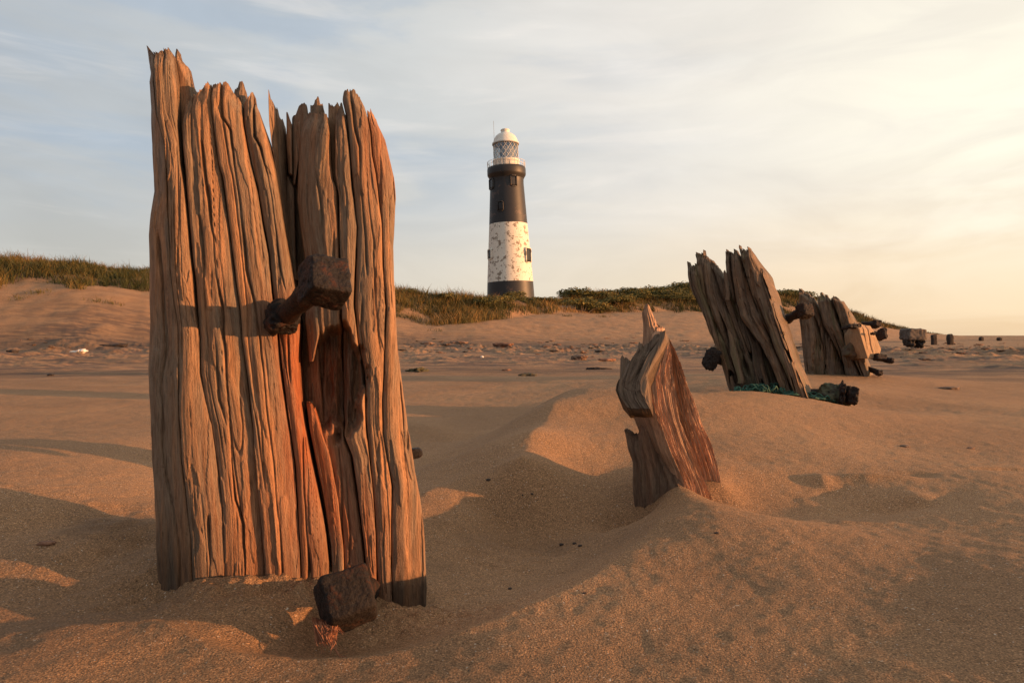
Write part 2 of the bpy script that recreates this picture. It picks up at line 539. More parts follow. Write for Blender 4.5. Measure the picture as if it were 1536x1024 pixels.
def rim_z(x, y):
    out = np.zeros_like(x)
    near = np.hypot(x, y) < 7
    px_, py_ = x[near], y[near]; o = np.zeros(len(px_))
    for L, h, w in RIMS:
        dm = np.full(len(px_), 9.0)
        for (ax, ay), (bx_, by_) in zip(L[:-1], L[1:]):
            ux, uy = bx_ - ax, by_ - ay
            t = np.clip(((px_ - ax) * ux + (py_ - ay) * uy) / (ux * ux + uy * uy), 0, 1)
            dm = np.minimum(dm, np.hypot(px_ - ax - t * ux, py_ - ay - t * uy))
        dm = dm * (1 + .35 * vn2(px_ * 6, py_ * 6, 91)) 
        ww = w * (.6 + .5 * np.clip(np.hypot(px_, py_) - .8, 0, 3) / 1.5)
        o += h * np.exp(-np.sqrt(dm * dm + .00008) / ww) * (.75 + .4 * vn2(px_ * 2.5, py_ * 2.5, 93))
    out[near] = o
    return out


def ground_z(x, y):
    x = np.asarray(x, float); y = np.asarray(y, float)
    d = np.hypot(x, y)
    w = sstep(9, 14, d)
    near = tps(x, y)
    back = sstep(0.9, 1.5, np.abs(np.arctan2(x, y)))
    near = near * (1 - back) + .05 * back
    z = near * (1 - w) + far_z(x, y) * w
    nr = 1 - sstep(5, 16, d)
    z = z + .007 * fbm2(x * 1.3, y * 1.3, 3, 21) * (1.4 - .6 * nr)
    z = z + nr * (.0022 * fbm2(x * 7, y * 7, 3, 31) + .0012 * fbm2(x * 30, y * 30, 2, 35))
    # wind ripples on the open beach
    rip = np.sin((y * 1.0 + .18 * x + .35 * fbm2(x * .5, y * .5, 2, 41)) * 9.0)
    z = z + .008 * rip * sstep(4, 8, d) * (1 - sstep(18, 26, d)) * (0.5 + .5 * fbm2(x * .3, y * .3, 2, 44))
    z = z + rim_z(x, y)
    z = z + bumpe(x, y, 945, 775, .09, .07, -.07, -.005)
    foot = np.exp(-(((x + .44) / .42) ** 2 + ((y - 1.40) / .16) ** 2))
    z = z + foot * (.013 * fbm2(x * 17, y * 17, 4, 95, .6))
    # tide line: small heaps and scrapes
    tl = sstep(11, 16, d) * (1 - sstep(32, 40, d))
    z = z + tl * (.05 + .07 * sstep(17, 24, d)) * np.maximum(fbm2(x * 1.3, y * .7, 5, 47, .6), 0)
    # footprints in the sand right of the stump
    z = z + bumpe(x, y, 1330, 742, .17, .07, -.034, .068, .10) + bumpe(x, y, 1262, 728, .07, .10, -.020, .07, -.3)
    z = z + bumpe(x, y, 1300, 715, .16, .030, .026, .068, -.12) + bumpe(x, y, 1235, 716, .035, .05, .020, .07) + bumpe(x, y, 1375, 737, .05, .05, .024, .068)
    z = z + bumpe(x, y, 1360, 712, .10, .04, -.016, .068) + bumpe(x, y, 1285, 768, .10, .025, .012, .068, -.25)
    z = z + bumpe(x, y, 1120, 690, .10, .05, -.015, .09) + bumpe(x, y, 1510, 705, .12, .02, -.016, .065)
    # dug pit left of the post
    pit = np.exp(-(((x + .86) / .26) ** 2 + ((y - 1.62) / .20) ** 2))
    z = z + pit * (.016 * fbm2(x * 9, y * 9, 3, 51))
    hol = np.exp(-(((x - .05) / .30) ** 2 + ((y - 1.9) / .22) ** 2))
    z = z + hol * (.010 * fbm2(x * 11, y * 11, 3, 55))
    return z


def gz(x, y):
    return float(ground_z(np.array([x]), np.array([y]))[0])


def ray_ground(u, v):
    """first point of the ground seen at photo pixel (u, v)"""
    d = np.geomspace(.7, 90, 900)
    x = (u - CX) / F * d; zr = CAMZ + (HV - v) / F * d
    g = ground_z(x, d); h = np.nonzero(zr <= g)[0]
    k = h[0] if len(h) else len(d) - 1
    return float(x[k]), float(d[k]), float(g[k])


def build_ground():
    az = np.concatenate([np.linspace(-math.pi, -.95, 40)[:-1], np.linspace(-.95, -.68, 90)[:-1], np.linspace(-.68, .68, 1000)[:-1], np.linspace(.68, .95, 90)[:-1], np.linspace(.95, math.pi, 40)])
    r = np.concatenate([np.geomspace(.12, .8, 20)[:-1], np.geomspace(.8, 12, 640)[:-1], np.geomspace(12, 170, 260)[:-1], np.geomspace(170, 6000, 24)])
    Rr, A = np.meshgrid(r, az, indexing='ij')
    x, y = Rr * np.sin(A), Rr * np.cos(A)
    z = ground_z(x, y)
    V = np.stack([x, y, z], -1).reshape(-1, 3)
    Q = grid_quads(len(r), len(az))
    d = Rr.ravel(); xs, ys = V[:, 0], V[:, 1]
    litter = sstep(7, 13, d) * (1 - sstep(34, 48, d)) * np.clip(.75 + .6 * fbm2(xs * .25, ys * .6, 3, 61), 0, 1)
    toe = np.interp(np.arctan2(xs, ys), DUNE_AZ, DUNE[:, 5])
    band = np.exp(-((ys - toe + 1.0 + 1.2 * fbm2(xs * .2, ys * .2, 2, 66)) / 3.4) ** 2)
    damp = np.clip(band * 1.0, 0, 1)
    damp = np.maximum(damp, .55 * sstep(.1, .7, fbm2(xs * .12, ys * .5, 3, 71)) * sstep(6, 10, d) * (1 - sstep(34, 40, d)))
    damp = np.maximum(damp, (.30 + .2 * fbm2(xs * 2.2, ys * 2.2, 3, 79)) * sstep(2.2, 1.2, d) * (d > .3))  # dim foreground: broad shade painted into the near sand's colour
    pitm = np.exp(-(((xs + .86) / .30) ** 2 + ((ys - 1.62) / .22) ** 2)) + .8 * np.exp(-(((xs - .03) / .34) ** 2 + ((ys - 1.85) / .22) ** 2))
    damp = np.maximum(damp, np.clip(pitm * (.45 + .55 * fbm2(xs * 6, ys * 6, 3, 77)), 0, .8))  # darker patches in the pit and the hollow
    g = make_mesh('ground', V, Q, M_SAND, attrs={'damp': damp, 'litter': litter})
    tag(g, 'rippled brown beach sand rising into dunes', None, kind='structure')
    return g


build_ground()


# ---------------------------------------------------------------- timber made of long split strands
class Face:
    """a plane the strands of one timber are laid on"""
    def __init__(s, u, v, d, az, up=0.0):
        s.p = np.array(W(u, v, d=d))
        n = np.array([math.sin(R(az)) * math.cos(R(up)), math.cos(R(az)) * math.cos(R(up)), math.sin(R(up))])
        s.n = n

    def at(s, u, v, off=0.0, back=0.0):
        dx = (np.asarray(u) - CX) / F; dz = (HV - np.asarray(v)) / F
        dx, dz = np.broadcast_arrays(dx, dz)
        D = np.stack([dx, np.ones_like(dx), dz], -1)
        o = np.array([0, 0, CAMZ])
        k = ((s.p - o) @ s.n - np.asarray(back)) / (D @ s.n)
        P = o + D * k[..., None]
        return P - np.asarray(off)[..., None] * s.n


def strand(G, face, L, Rr, top, vbot, dl=0.0, dr=0.0, thick=.10, edge=.008, sharp=8.0, bulge=.006, rel=1.0, seed=0, gap=0.4,
           grooves=(), holes=(), ridges=0, ridge_amp=.004, rust=None, damp=None, dens=0.72, taper=30, wob=1.2, crack=1.0, caps=.35, rows=None, fq=1.0, jag=2.2, capb=False, fold=.11):
    top = np.array(top, float)
    wpx = max(np.max([abs(pl(Rr, q) - pl(L, q)) for q in np.linspace(top[:, 1].min(), vbot, 12)]), 3)
    nf = int(np.clip(wpx * dens + 8, 8, 150))
    vmin = top[:, 1].min()
    nr = rows or int(np.clip((vbot - vmin) * dens * .75 + 10, 16, 520))
    # columns denser towards both edges
    q = np.linspace(-1, 1, nf); t = .5 + .5 * np.sign(q) * (1 - (1 - np.abs(q)) ** 1.25)
    tt = np.clip((top[:, 0] - top[0, 0]) / max(top[-1, 0] - top[0, 0], 1e-6), 0, 1)
    vt = np.interp(t, tt, top[:, 1])
    pxm = np.linalg.norm(face.p - np.array([0, 0, CAMZ])) / F       # metres per photo pixel
    r = np.linspace(0, 1, nr) ** 1.12
    T = np.broadcast_to(t, (nr, nf)); RR = np.broadcast_to(r[:, None], (nr, nf))
    V_ = vt[None, :] + (vbot - vt[None, :]) * RR
    vt_e = vt + jag * (vn2(t * wpx * .45, 0 * t + seed, seed + 3) + .6 * vn2(t * wpx * 1.1, 0 * t + seed, seed + 4))
    V_ = V_ + (vt_e - vt)[None, :] * (1 - RR) ** 6
    lo, hi = pl(L, V_), pl(Rr, V_)
    am, lm = None, V_ * pxm
    lo = lo + gap + .7 * wob * fbm2(lm * 12, lm * 0 + seed, 3, seed + 1)
    hi = hi - gap + .7 * wob * fbm2(lm * 12, lm * 0 + seed + 5, 3, seed + 2)
    hi = np.maximum(hi, lo + .5)
    U = lo + (hi - lo) * T
    a = (lo * .25 + (hi - lo) * T + seed * 31.7) * pxm
    back = dl + (dr - dl) * T
    e = np.abs(2 * T - 1)
    ev = .35 + 1.1 * np.clip(.5 + .8 * vn2(lm * 5 * fq, T * 0 + seed, seed + 61), 0, 1)
    off = edge * ev * e ** (sharp * 2.6) + edge * .10 * e ** 2 - bulge * .5 * (1 - e ** 2)
    tilt = (((seed * 37) % 11) / 10 - .5) * .012 * min(rel, 1.2)
    off = off + tilt * (T - .5)
    fc = .40 + .30 * vn2(lm * 1.7, T * 0 + seed * 1.7, seed + 67)
    off = off + fold * (hi - lo) * pxm * (np.sqrt((T - fc) ** 2 + .004) - .3)
    wv = a + .004 * fbm2(lm * 1.3, a * 3, 2, seed + 7)
    n = .0030 * ln2(wv * 17, lm * 2.6, seed + 19) + .0016 * ln2(wv * 47 * fq, lm * 2.2 * fq, seed + 11) + .0016 * fbm2(wv * 10, lm * 9, 2, seed + 12)
    fl = fbm2(wv * 24 * fq, lm * 2.3 * fq, 3, seed + 73); f2 = fbm2(wv * 38 * fq, lm * 3.6 * fq, 3, seed + 79)
    n = n + .0026 * sstep(.16, .20, fl) + .0020 * sstep(-.30, -.265, f2) - .0022
    n = n + .00060 * fbm2(wv * 110 * fq, lm * 4 * fq, 2, seed + 13) + .00030 * fbm2(wv * 330 * fq, lm * 11 * fq, 2, seed + 17)
    hc = vn2(wv * 105 * fq, lm * 2.6 * fq, seed + 53)
    n = n + .0030 * crack * np.clip(1 - np.abs(hc) / .10, 0, 1) * sstep(.0, .4, vn2(wv * 40 * fq, lm * 4.5 * fq, seed + 59))
    cr = vn2(wv * 42 * fq, lm * 1.5 * fq, seed + 23)
    n = n + .0060 * crack * np.clip(1 - np.abs(cr) / .07, 0, 1) ** 1.3 * sstep(.10, .45, vn2(wv * 21 * fq, lm * 3.3 * fq, seed + 29))
    off = off + rel * n
    if ridges:
        ph = T * ridges + .35 * fbm2(lm * 5, T * 1.5, 2, seed + 37)
        off = off - ridge_amp * (1 - 2 * np.abs((ph % 1) - .5)) ** 1.4 * (.7 + .5 * vn2(np.floor(ph) * 3.1, lm * 9, seed + 83)) * sstep(0, .12, RR)
    for poly, wd, dp in grooves:
        gp = np.array(poly, float)
        inside = (V_ >= gp[0, 1]) & (V_ <= gp[-1, 1])
        gu = np.interp(V_, gp[:, 1], gp[:, 0]) + .9 * fbm2(lm * 12, lm * 0, 2, seed + 41)
        fade = np.minimum(sstep(gp[0, 1], gp[0, 1] + 25, V_), sstep(gp[-1, 1], gp[-1, 1] - 25, V_) + (gp[-1, 1] > 820))
        fade = np.minimum(fade, 1)
        var = np.clip(.5 + .75 * vn2(lm * 7, lm * 0 + gp[0, 0], seed * 0 + 71), 0, 1)
        off = off + np.where(inside, dp * fade * (.30 + .85 * var) * np.exp(-(np.abs(U - gu) / (wd * (.40 + .45 * var))) ** 1.4), 0)
    for hu, hv, ru, rv, dp in holes:
        rr = np.sqrt(((U - hu) / ru) ** 2 + ((V_ - hv) / rv) ** 2) * (1 + .16 * fbm2(U * .06, V_ * .03, 3, seed + 47))
        off = off + dp * sstep(1.08, .80, rr) * (1 + .25 * fbm2(U * .12, V_ * .012, 3, 49))
    tp = sstep(0, 1, (V_ - vt[None, :]) / taper)
    off = off + (1 - tp) * thick * .12
    P = face.at(U, V_, off, back)
    th = thick * (caps + (1 - caps) * sstep(0, 1, (V_ - vt[None, :]) / (taper * 2.2)))
    th = th * (1 + .18 * fbm2(a * 20, lm * 4, 2, seed + 43))
    base = face.at(U, V_, edge * .3 + 0 * U, back)
    B = base - face.n * th[..., None]
    ring = np.concatenate([P, B[:, ::-1]], 1)
    nc = nf * 2
    Vv = ring.reshape(-1, 3)
    Q = grid_quads(nr, nc, True)
    j = np.arange(nf - 1)
    cap = np.stack([j, j + 1, nc - 2 - j, nc - 1 - j], -1)
    if capb: cap = np.concatenate([cap, (cap[:, ::-1] + (nr - 1) * nc)])
    A2 = np.concatenate([a, a[:, ::-1] + .5], 1); L2 = np.concatenate([lm, lm[:, ::-1]], 1); O2 = np.concatenate([off, off[:, ::-1] + .3], 1)
    grain = np.stack([A2, O2 * .6 + seed * .37, L2 * .07], -1).reshape(-1, 3)
    U2 = np.concatenate([U, U[:, ::-1]], 1).ravel(); V2 = np.concatenate([V_, V_[:, ::-1]], 1).ravel()
    rr_ = rust(U2, V2) if rust else np.zeros(len(U2))
    dd = damp(U2, V2) if damp else np.zeros(len(U2))
    G.add(Vv, np.concatenate([Q, cap]), None, grain=grain, rust=rr_, damp=dd)


# ---- solids
def rough_box(c, axes, half, p=7.0, n=22, amp=.004, seed=0, freq=30.0, taper=0.0):
    """rounded block; axes = 3 unit vectors, half = half sizes"""
    g = np.linspace(-1, 1, n); Aa, Bb = np.meshgrid(g, g, indexing='ij'); one = np.ones_like(Aa)
    V, Q, k = [], [], 0
    for s in (1, -1):
        for ax in range(3):
            P = np.zeros((n, n, 3)); P[..., ax] = s * one; P[..., (ax + 1) % 3] = Aa if s > 0 else Bb; P[..., (ax + 2) % 3] = Bb if s > 0 else Aa
            V.append(P.reshape(-1, 3)); Q.append(grid_quads(n, n)[:, ::-1] + k); k += n * n
    V = np.concatenate(V); Q = np.concatenate(Q)
    V = V / (np.sum(np.abs(V) ** p, 1) ** (1 / p))[:, None]
    V[:, :2] *= (1 - taper * V[:, 2:3])
    loc = V * np.array(half)
    nn = vn3(loc * freq + seed * 7.7, seed) + .6 * vn3(loc * freq * 2.7, seed + 1) + .4 * vn3(loc * freq * 6, seed + 2) - .5 * sstep(.25, .5, vn3(loc * freq * 3.3 + 5, seed + 3))
    loc = loc * (1 + (amp / max(min(half), 1e-6)) * nn)[:, None]
    # merge the seams
    key = np.round(V, 5); _, first, inv = np.unique(key, axis=0, return_index=True, return_inverse=True)
    inv = inv.ravel()
    loc = loc[first]; Q = inv[Q]
    A = np.array([np.array(a, float) for a in axes])
    return np.array(c) + loc @ A, Q


def rough_tube(pts, rad, ns=14, amp=.0, seed=0, freq=40.0, cap=True):
    pts = np.array(pts, float); rad = np.broadcast_to(np.asarray(rad, float), (len(pts),))
    tan = np.gradient(pts, axis=0); tan /= np.linalg.norm(tan, axis=1)[:, None] + 1e-12
    ref = np.array([0, 0, 1.0]) if abs(tan[0][2]) < .9 else np.array([1.0, 0, 0])
    s1 = np.cross(tan, ref); s1 /= np.linalg.norm(s1, axis=1)[:, None] + 1e-12; s2 = np.cross(s1, tan)
    th = np.linspace(0, 2 * math.pi, ns, endpoint=False)
    ring = np.cos(th)[None, :, None] * s1[:, None] + np.sin(th)[None, :, None] * s2[:, None]
    V = pts[:, None] + ring * rad[:, None, None]
    V = V.reshape(-1, 3)
    if amp:
        V = V + (ring.reshape(-1, 3)) * (amp * (vn3(V * freq, seed) + .5 * vn3(V * freq * 2.5, seed + 1)))[:, None]
    Q = grid_quads(len(pts), ns, True)[:, ::-1]
    T = []
    if cap:
        V = np.concatenate([V, pts[:1], pts[-1:]]); n0 = len(pts) * ns
        j = np.arange(ns)
        T = np.concatenate([np.stack([j, (j + 1) % ns, np.full(ns, n0)], 1), np.stack([n0 - ns + (j + 1) % ns, n0 - ns + j, np.full(ns, n0 + 1)], 1)])
    return V, Q, T


def ortho(a, b):
    a = np.array(a, float); a /= np.linalg.norm(a); b = np.array(b, float); b = b - a * (a @ b); b /= np.linalg.norm(b)
    return b, np.cross(a, b), a           # x, y, z(axis)


def bolt(root, base, nut_c, a, b, half, rshaft, mat, seed, p=7.0, amp=.004, collar=0.0, taper=.06):
    """iron bolt as a part: a shaft driven into the timber with its nut as a sub-part"""
    base = np.array(base, float); nut_c = np.array(nut_c, float)
    ax = ortho(a, b)
    start = base - (nut_c - base) * .5
    pts = [start + (nut_c - start) * k for k in np.linspace(0, 1, 16)]
    G = Geo()
    V, Q, T = rough_tube(pts, [rshaft * (1.0 + .10 * math.sin(i * 1.3)) for i in range(16)], 20, .004, seed)
    G.add(V, Q, T)
    if collar:
        V, Q = rough_box(base, ax, (collar, collar * .95, collar * .75), 3.2, 20, .006, seed + 4)
        G.add(V, Q)
    sh = G.build('bolt', mat, root)
    V, Q = rough_box(nut_c, ax, half, p, 44, amp, seed + 9, taper=taper)
    N = Geo(); N.add(V, Q)
    nm = N.build('nut', mat, None)
    nm.parent = sh
    me = nm.data; co = np.empty(len(me.vertices) * 3, np.float32); me.vertices.foreach_get('co', co)
    co = co.reshape(-1, 3) - np.array(root.location, np.float32); me.vertices.foreach_set('co', co.ravel()); me.update()
    return sh


# ---------------------------------------------------------------- the big foreground pair of timbers
FB = Face(430, 700, 1.40, 168)
B0 = [(217, 66), (222, 90), (226, 110), (223, 123), (226, 160), (227, 230), (230, 287), (225, 322), (222, 352), (223, 427), (224, 483), (220, 554), (224, 624), (225.5, 692), (229, 739), (231.5, 821), (236, 879), (238.5, 908), (239, 960)]
B1 = [(222, 66), (229, 80), (230, 120), (234, 171), (247, 216), (249, 250), (252, 334), (254.5, 404), (260, 451), (266, 490), (266.6, 507), (267, 624), (271, 690), (273.6, 715), (280.6, 774), (285, 809), (288, 874), (289, 960)]
B2 = [(256, 84), (262, 123), (264, 150), (264.6, 179), (267.5, 226), (269, 245), (274.4, 282), (280, 341), (282.6, 371), (288.5, 427), (292, 468), (297, 507), (299, 561), (308, 600), (318, 638), (325, 694), (334.5, 762), (336, 858), (337, 960)]
B2b = [(271.4, 161), (272.4, 216), (275, 245), (277, 275), (282.6, 352), (288.5, 400), (291, 427), (293, 468), (298, 507), (300, 561), (308, 600), (318, 638), (325, 694), (334.5, 762), (336, 858), (337, 960)]
B3 = [(315, 122), (318, 167), (322, 206), (327, 245), (332, 263), (340, 315), (346, 357), (353, 410), (360, 465), (363, 514), (370, 565), (377, 624), (383, 692), (388, 750), (393, 797), (398, 868), (400, 960)]
B4 = [(361, 153), (364, 187), (369, 216), (375, 245), (384.6, 282), (393, 334), (402, 381), (407, 439), (414, 490), (421, 554), (430, 624), (440, 692), (446, 774), (450, 844), (453, 960)]
B5 = [(384, 150), (393, 177), (403, 210), (412, 249), (419, 294), (427, 338), (440, 418), (446, 455), (450, 488), (448, 537), (452.5, 605), (461, 650), (470, 695), (479, 740), (490, 803), (495, 845), (496, 960)]
GL = [
    ([(300.7, 200), (305, 245), (313, 299), (320, 357), (325, 416), (333, 458), (334.5, 495), (339, 542), (346, 638), (348, 692), (353, 750), (365, 785), (367, 849), (368, 960)], 1.9, .024),
    ([(323, 500), (330, 600), (343, 645)], 1.5, .010),
    ([(299, 320), (306, 381), (307, 420)], 1.3, .012),
    ([(330, 118), (334, 177), (345.6, 196), (349.5, 226), (351.5, 245), (360, 299), (367, 357), (370.5, 404), (383, 463), (391, 514), (398, 589), (402.5, 636), (410, 692), (414, 750), (421, 797), (424, 867), (425, 960)], 2.2, .022),
    ([(377, 130), (382, 206), (390, 222), (401, 262), (409, 310), (416, 357), (421, 399), (430, 445)], 1.6, .016),
    ([(312, 765), (315, 844), (316, 960)], 2.0, .016),
    ([(454, 645), (457, 739), (460, 785), (464, 844), (466, 960)], 2.2, .020),
    ([(419, 490), (427, 537), (436, 590)], 1.6, .012),
    ([(431, 495), (433, 540), (437, 580)], 1.4, .010),
    ([(237, 340), (245, 451), (249, 519), (243, 577), (245.5, 671), (250, 715), (262, 774), (270, 832), (271, 960)], 3.2, .018),
    ([(248, 163), (253, 177), (247, 187), (248, 205)], 1.1, .010),
    ([(340, 560), (352, 700), (366, 800)], 1.2, .008),
    ([(284, 590), (290, 700), (294, 780)], 1.2, .006),
    ([(372, 560), (386, 640), (398, 740)], 1.3, .010),
]


def rust_left(U, V):
    a = np.exp(-((U - (437 + (V - 500) * .10)) / 26) ** 2) * sstep(440, 520, V) * (1 - .75 * sstep(640, 850, V))
    b = .55 * np.exp(-((U - (380 + (V - 600) * .1)) / 90) ** 2) * sstep(560, 800, V)
    c = np.exp(-(((U - 425) / 34) ** 2 + ((V - 470) / 34) ** 2))
    return np.clip(a * .80 + b * .55 + c * .5, 0, .9)


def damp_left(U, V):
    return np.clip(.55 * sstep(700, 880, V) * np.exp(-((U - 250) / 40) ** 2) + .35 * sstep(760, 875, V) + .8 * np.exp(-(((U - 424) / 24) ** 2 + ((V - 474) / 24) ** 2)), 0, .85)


def build_left():
    p = W(360, 880, d=1.45)
    root = thing('groyne_post', 'broad weathered timber post with a tall splintered left corner and bent rusty bolt', 'groyne post', (p[0], p[1], .0), 'pair of timber posts in the foreground')
    G = Geo(); k = dict(rust=rust_left, damp=damp_left, vbot=960)
    # side that turns away to the left, then the face from left to right
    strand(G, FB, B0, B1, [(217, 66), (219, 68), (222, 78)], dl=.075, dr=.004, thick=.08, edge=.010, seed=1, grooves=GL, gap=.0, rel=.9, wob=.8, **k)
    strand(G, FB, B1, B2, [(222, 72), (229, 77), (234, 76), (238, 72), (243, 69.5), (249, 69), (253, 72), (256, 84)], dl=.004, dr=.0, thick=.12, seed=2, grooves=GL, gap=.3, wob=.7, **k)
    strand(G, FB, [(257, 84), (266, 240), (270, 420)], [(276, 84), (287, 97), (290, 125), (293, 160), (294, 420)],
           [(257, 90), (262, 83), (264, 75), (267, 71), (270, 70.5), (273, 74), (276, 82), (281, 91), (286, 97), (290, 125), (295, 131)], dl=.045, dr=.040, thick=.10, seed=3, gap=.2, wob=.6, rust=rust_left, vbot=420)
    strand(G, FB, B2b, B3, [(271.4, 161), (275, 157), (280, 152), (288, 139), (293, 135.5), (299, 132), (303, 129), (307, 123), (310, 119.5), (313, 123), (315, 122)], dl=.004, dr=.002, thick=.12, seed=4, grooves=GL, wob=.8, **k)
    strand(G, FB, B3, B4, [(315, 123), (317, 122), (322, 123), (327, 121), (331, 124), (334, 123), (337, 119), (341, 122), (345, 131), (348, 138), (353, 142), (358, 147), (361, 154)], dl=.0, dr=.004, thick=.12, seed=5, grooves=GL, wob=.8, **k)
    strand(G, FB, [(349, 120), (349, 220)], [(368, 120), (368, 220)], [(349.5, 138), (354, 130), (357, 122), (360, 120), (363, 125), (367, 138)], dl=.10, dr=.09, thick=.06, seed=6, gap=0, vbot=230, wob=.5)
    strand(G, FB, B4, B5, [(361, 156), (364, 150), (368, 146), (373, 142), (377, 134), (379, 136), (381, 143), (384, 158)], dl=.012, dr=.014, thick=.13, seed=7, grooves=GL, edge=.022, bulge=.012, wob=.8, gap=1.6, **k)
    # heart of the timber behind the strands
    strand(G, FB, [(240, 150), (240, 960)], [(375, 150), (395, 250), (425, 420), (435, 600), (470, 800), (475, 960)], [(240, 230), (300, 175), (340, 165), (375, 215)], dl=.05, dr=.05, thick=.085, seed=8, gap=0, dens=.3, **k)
    G.build('timber', MW_BIG, root)
    # the splinters standing in the split between the two timbers
    for i, (Lp, Rp, tp, vb, d0, d1, th) in enumerate([
        ([(401, 132), (402, 180), (406, 215), (412, 249), (421, 320), (432, 420)], [(405, 132), (409, 150), (413, 160), (416, 200), (420, 260), (428, 320), (440, 420)],
         [(401, 132), (403, 131), (405, 138), (408, 149), (410, 148), (413, 160)], 420, .050, .075, .05),
        ([(413, 160), (416, 210), (419, 260), (424, 320), (436, 420)], [(426, 178), (430, 225), (431, 280), (436, 330), (450, 420)],
         [(413, 172), (415, 160), (418, 170), (420, 177), (424, 177), (428, 188)], 420, .075, .11, .05),
    ]):
        S = Geo()
        strand(S, FB, Lp, Rp, tp, vb, dl=d0, dr=d1, thick=th, seed=20 + i, gap=.2, edge=.008, wob=.5, rel=.8)
        S.build('splinter', MW_BIG, root)
    base = FB.at(np.array(426.0), np.array(476.0), np.array(-.016))
    nut = np.array(W(487, 421, d=1.20))
    bolt(root, base, nut, (.55, -.72, .36), (-.80, -.55, .12), (.037, .037, .037), .0215, M_RUST, 101, 11.0, .0019, collar=.034)
    return root


C0 = [(453, 178), (446, 207), (445, 245), (444, 300), (448, 340), (455, 390), (456, 440), (457, 477), (461, 520), (457, 560), (456, 600), (462, 640), (470, 680), (482, 740), (493, 803), (499, 850), (501, 960)]
C1 = [(492, 160), (493, 171), (495, 200), (497, 245), (500, 267), (506, 281), (507, 303), (509, 340), (511, 400), (512, 480), (514, 600), (516, 655), (528, 685), (536, 740), (544, 803), (550, 860), (552, 905), (553, 960)]
C1b = [(503, 160), (502, 211), (502, 262), (507, 290), (508, 303), (509, 340), (511, 400), (512, 480), (514, 600), (516, 655), (528, 685), (536, 740), (544, 803), (550, 860), (552, 905), (553, 960)]
C2 = [(512, 144), (519, 171), (525, 234), (529, 278), (534, 323), (536, 340), (532, 418), (531, 457), (537, 512), (548, 560), (550, 640), (556, 699), (561, 759), (564, 800), (567, 900), (568, 960)]
C3 = [(544, 147), (549, 164), (556, 200), (558, 233), (564, 263), (570, 312), (573, 335), (575, 400), (580, 461), (577, 534), (574, 600), (575, 650), (583, 699), (588, 729), (587, 787), (587, 841), (589, 900), (590, 960)]
C4 = [(562, 165), (567, 182), (579, 207), (585, 233), (592, 263), (595, 296), (593, 335), (590.6, 370), (594, 461), (597, 522), (603, 567), (613, 643), (616, 655), (624, 710), (632, 751), (638, 814), (641, 882), (640, 915), (641, 960)]
GR = [
    ([(475, 255), (482, 312), (484, 335), (486, 380)], 1.6, .010),
    ([(525, 135), (531, 190), (539, 222), (540.5, 278), (547, 340), (551, 420)], 1.8, .014),
    ([(549, 240), (552, 300), (560, 360), (562, 450)], 1.4, .008),
    ([(561, 680), (566, 705), (571, 730)], 1.2, .008),
    ([(518, 690), (521.6, 759), (526, 803), (524, 845)], 2.0, .020),
    ([(536, 760), (539, 787), (547.6, 830), (548, 860)], 1.6, .014),
    ([(500, 340), (501, 380), (503, 440)], 1.2, .010),
    ([(543, 440), (541, 490), (548, 540)], 1.2, .008),
    ([(600, 560), (606, 640), (610, 720), (612, 800)], 1.3, .007),
    ([(604, 240), (584, 300), (585, 400), (588, 470)], 1.2, .007),
    ([(508, 655), (512, 720), (514, 800), (516, 870)], 1.6, .012),
    ([(497, 690), (503, 760), (510, 840)], 1.8, .012),
    ([(576, 760), (575, 830), (577, 890)], 1.3, .008),
]
HOL = [(502, 568, 47, 84, .075)]


def rust_right(U, V):
    a = .65 * np.exp(-(((U - 488) / 30) ** 2)) * sstep(470, 560, V) * (1 - .5 * sstep(700, 860, V))
    b = .5 * sstep(660, 800, V) * np.exp(-((U - 530) / 60) ** 2)
    c = .35 * np.exp(-((U - 570) / 30) ** 2) * sstep(150, 190, V) * (1 - sstep(240, 330, V))
    return np.clip(a + b + c, 0, .92)


def damp_dark_right(U, V):
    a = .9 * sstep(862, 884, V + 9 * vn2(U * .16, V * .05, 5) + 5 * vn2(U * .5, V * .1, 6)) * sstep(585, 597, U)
    b = .35 * sstep(1.15, .6, np.sqrt(((U - 495) / 52) ** 2 + ((V - 570) / 84) ** 2))  # darker inside the hollow
    return np.clip(a + b + .25 * sstep(780, 900, V), 0, .9)


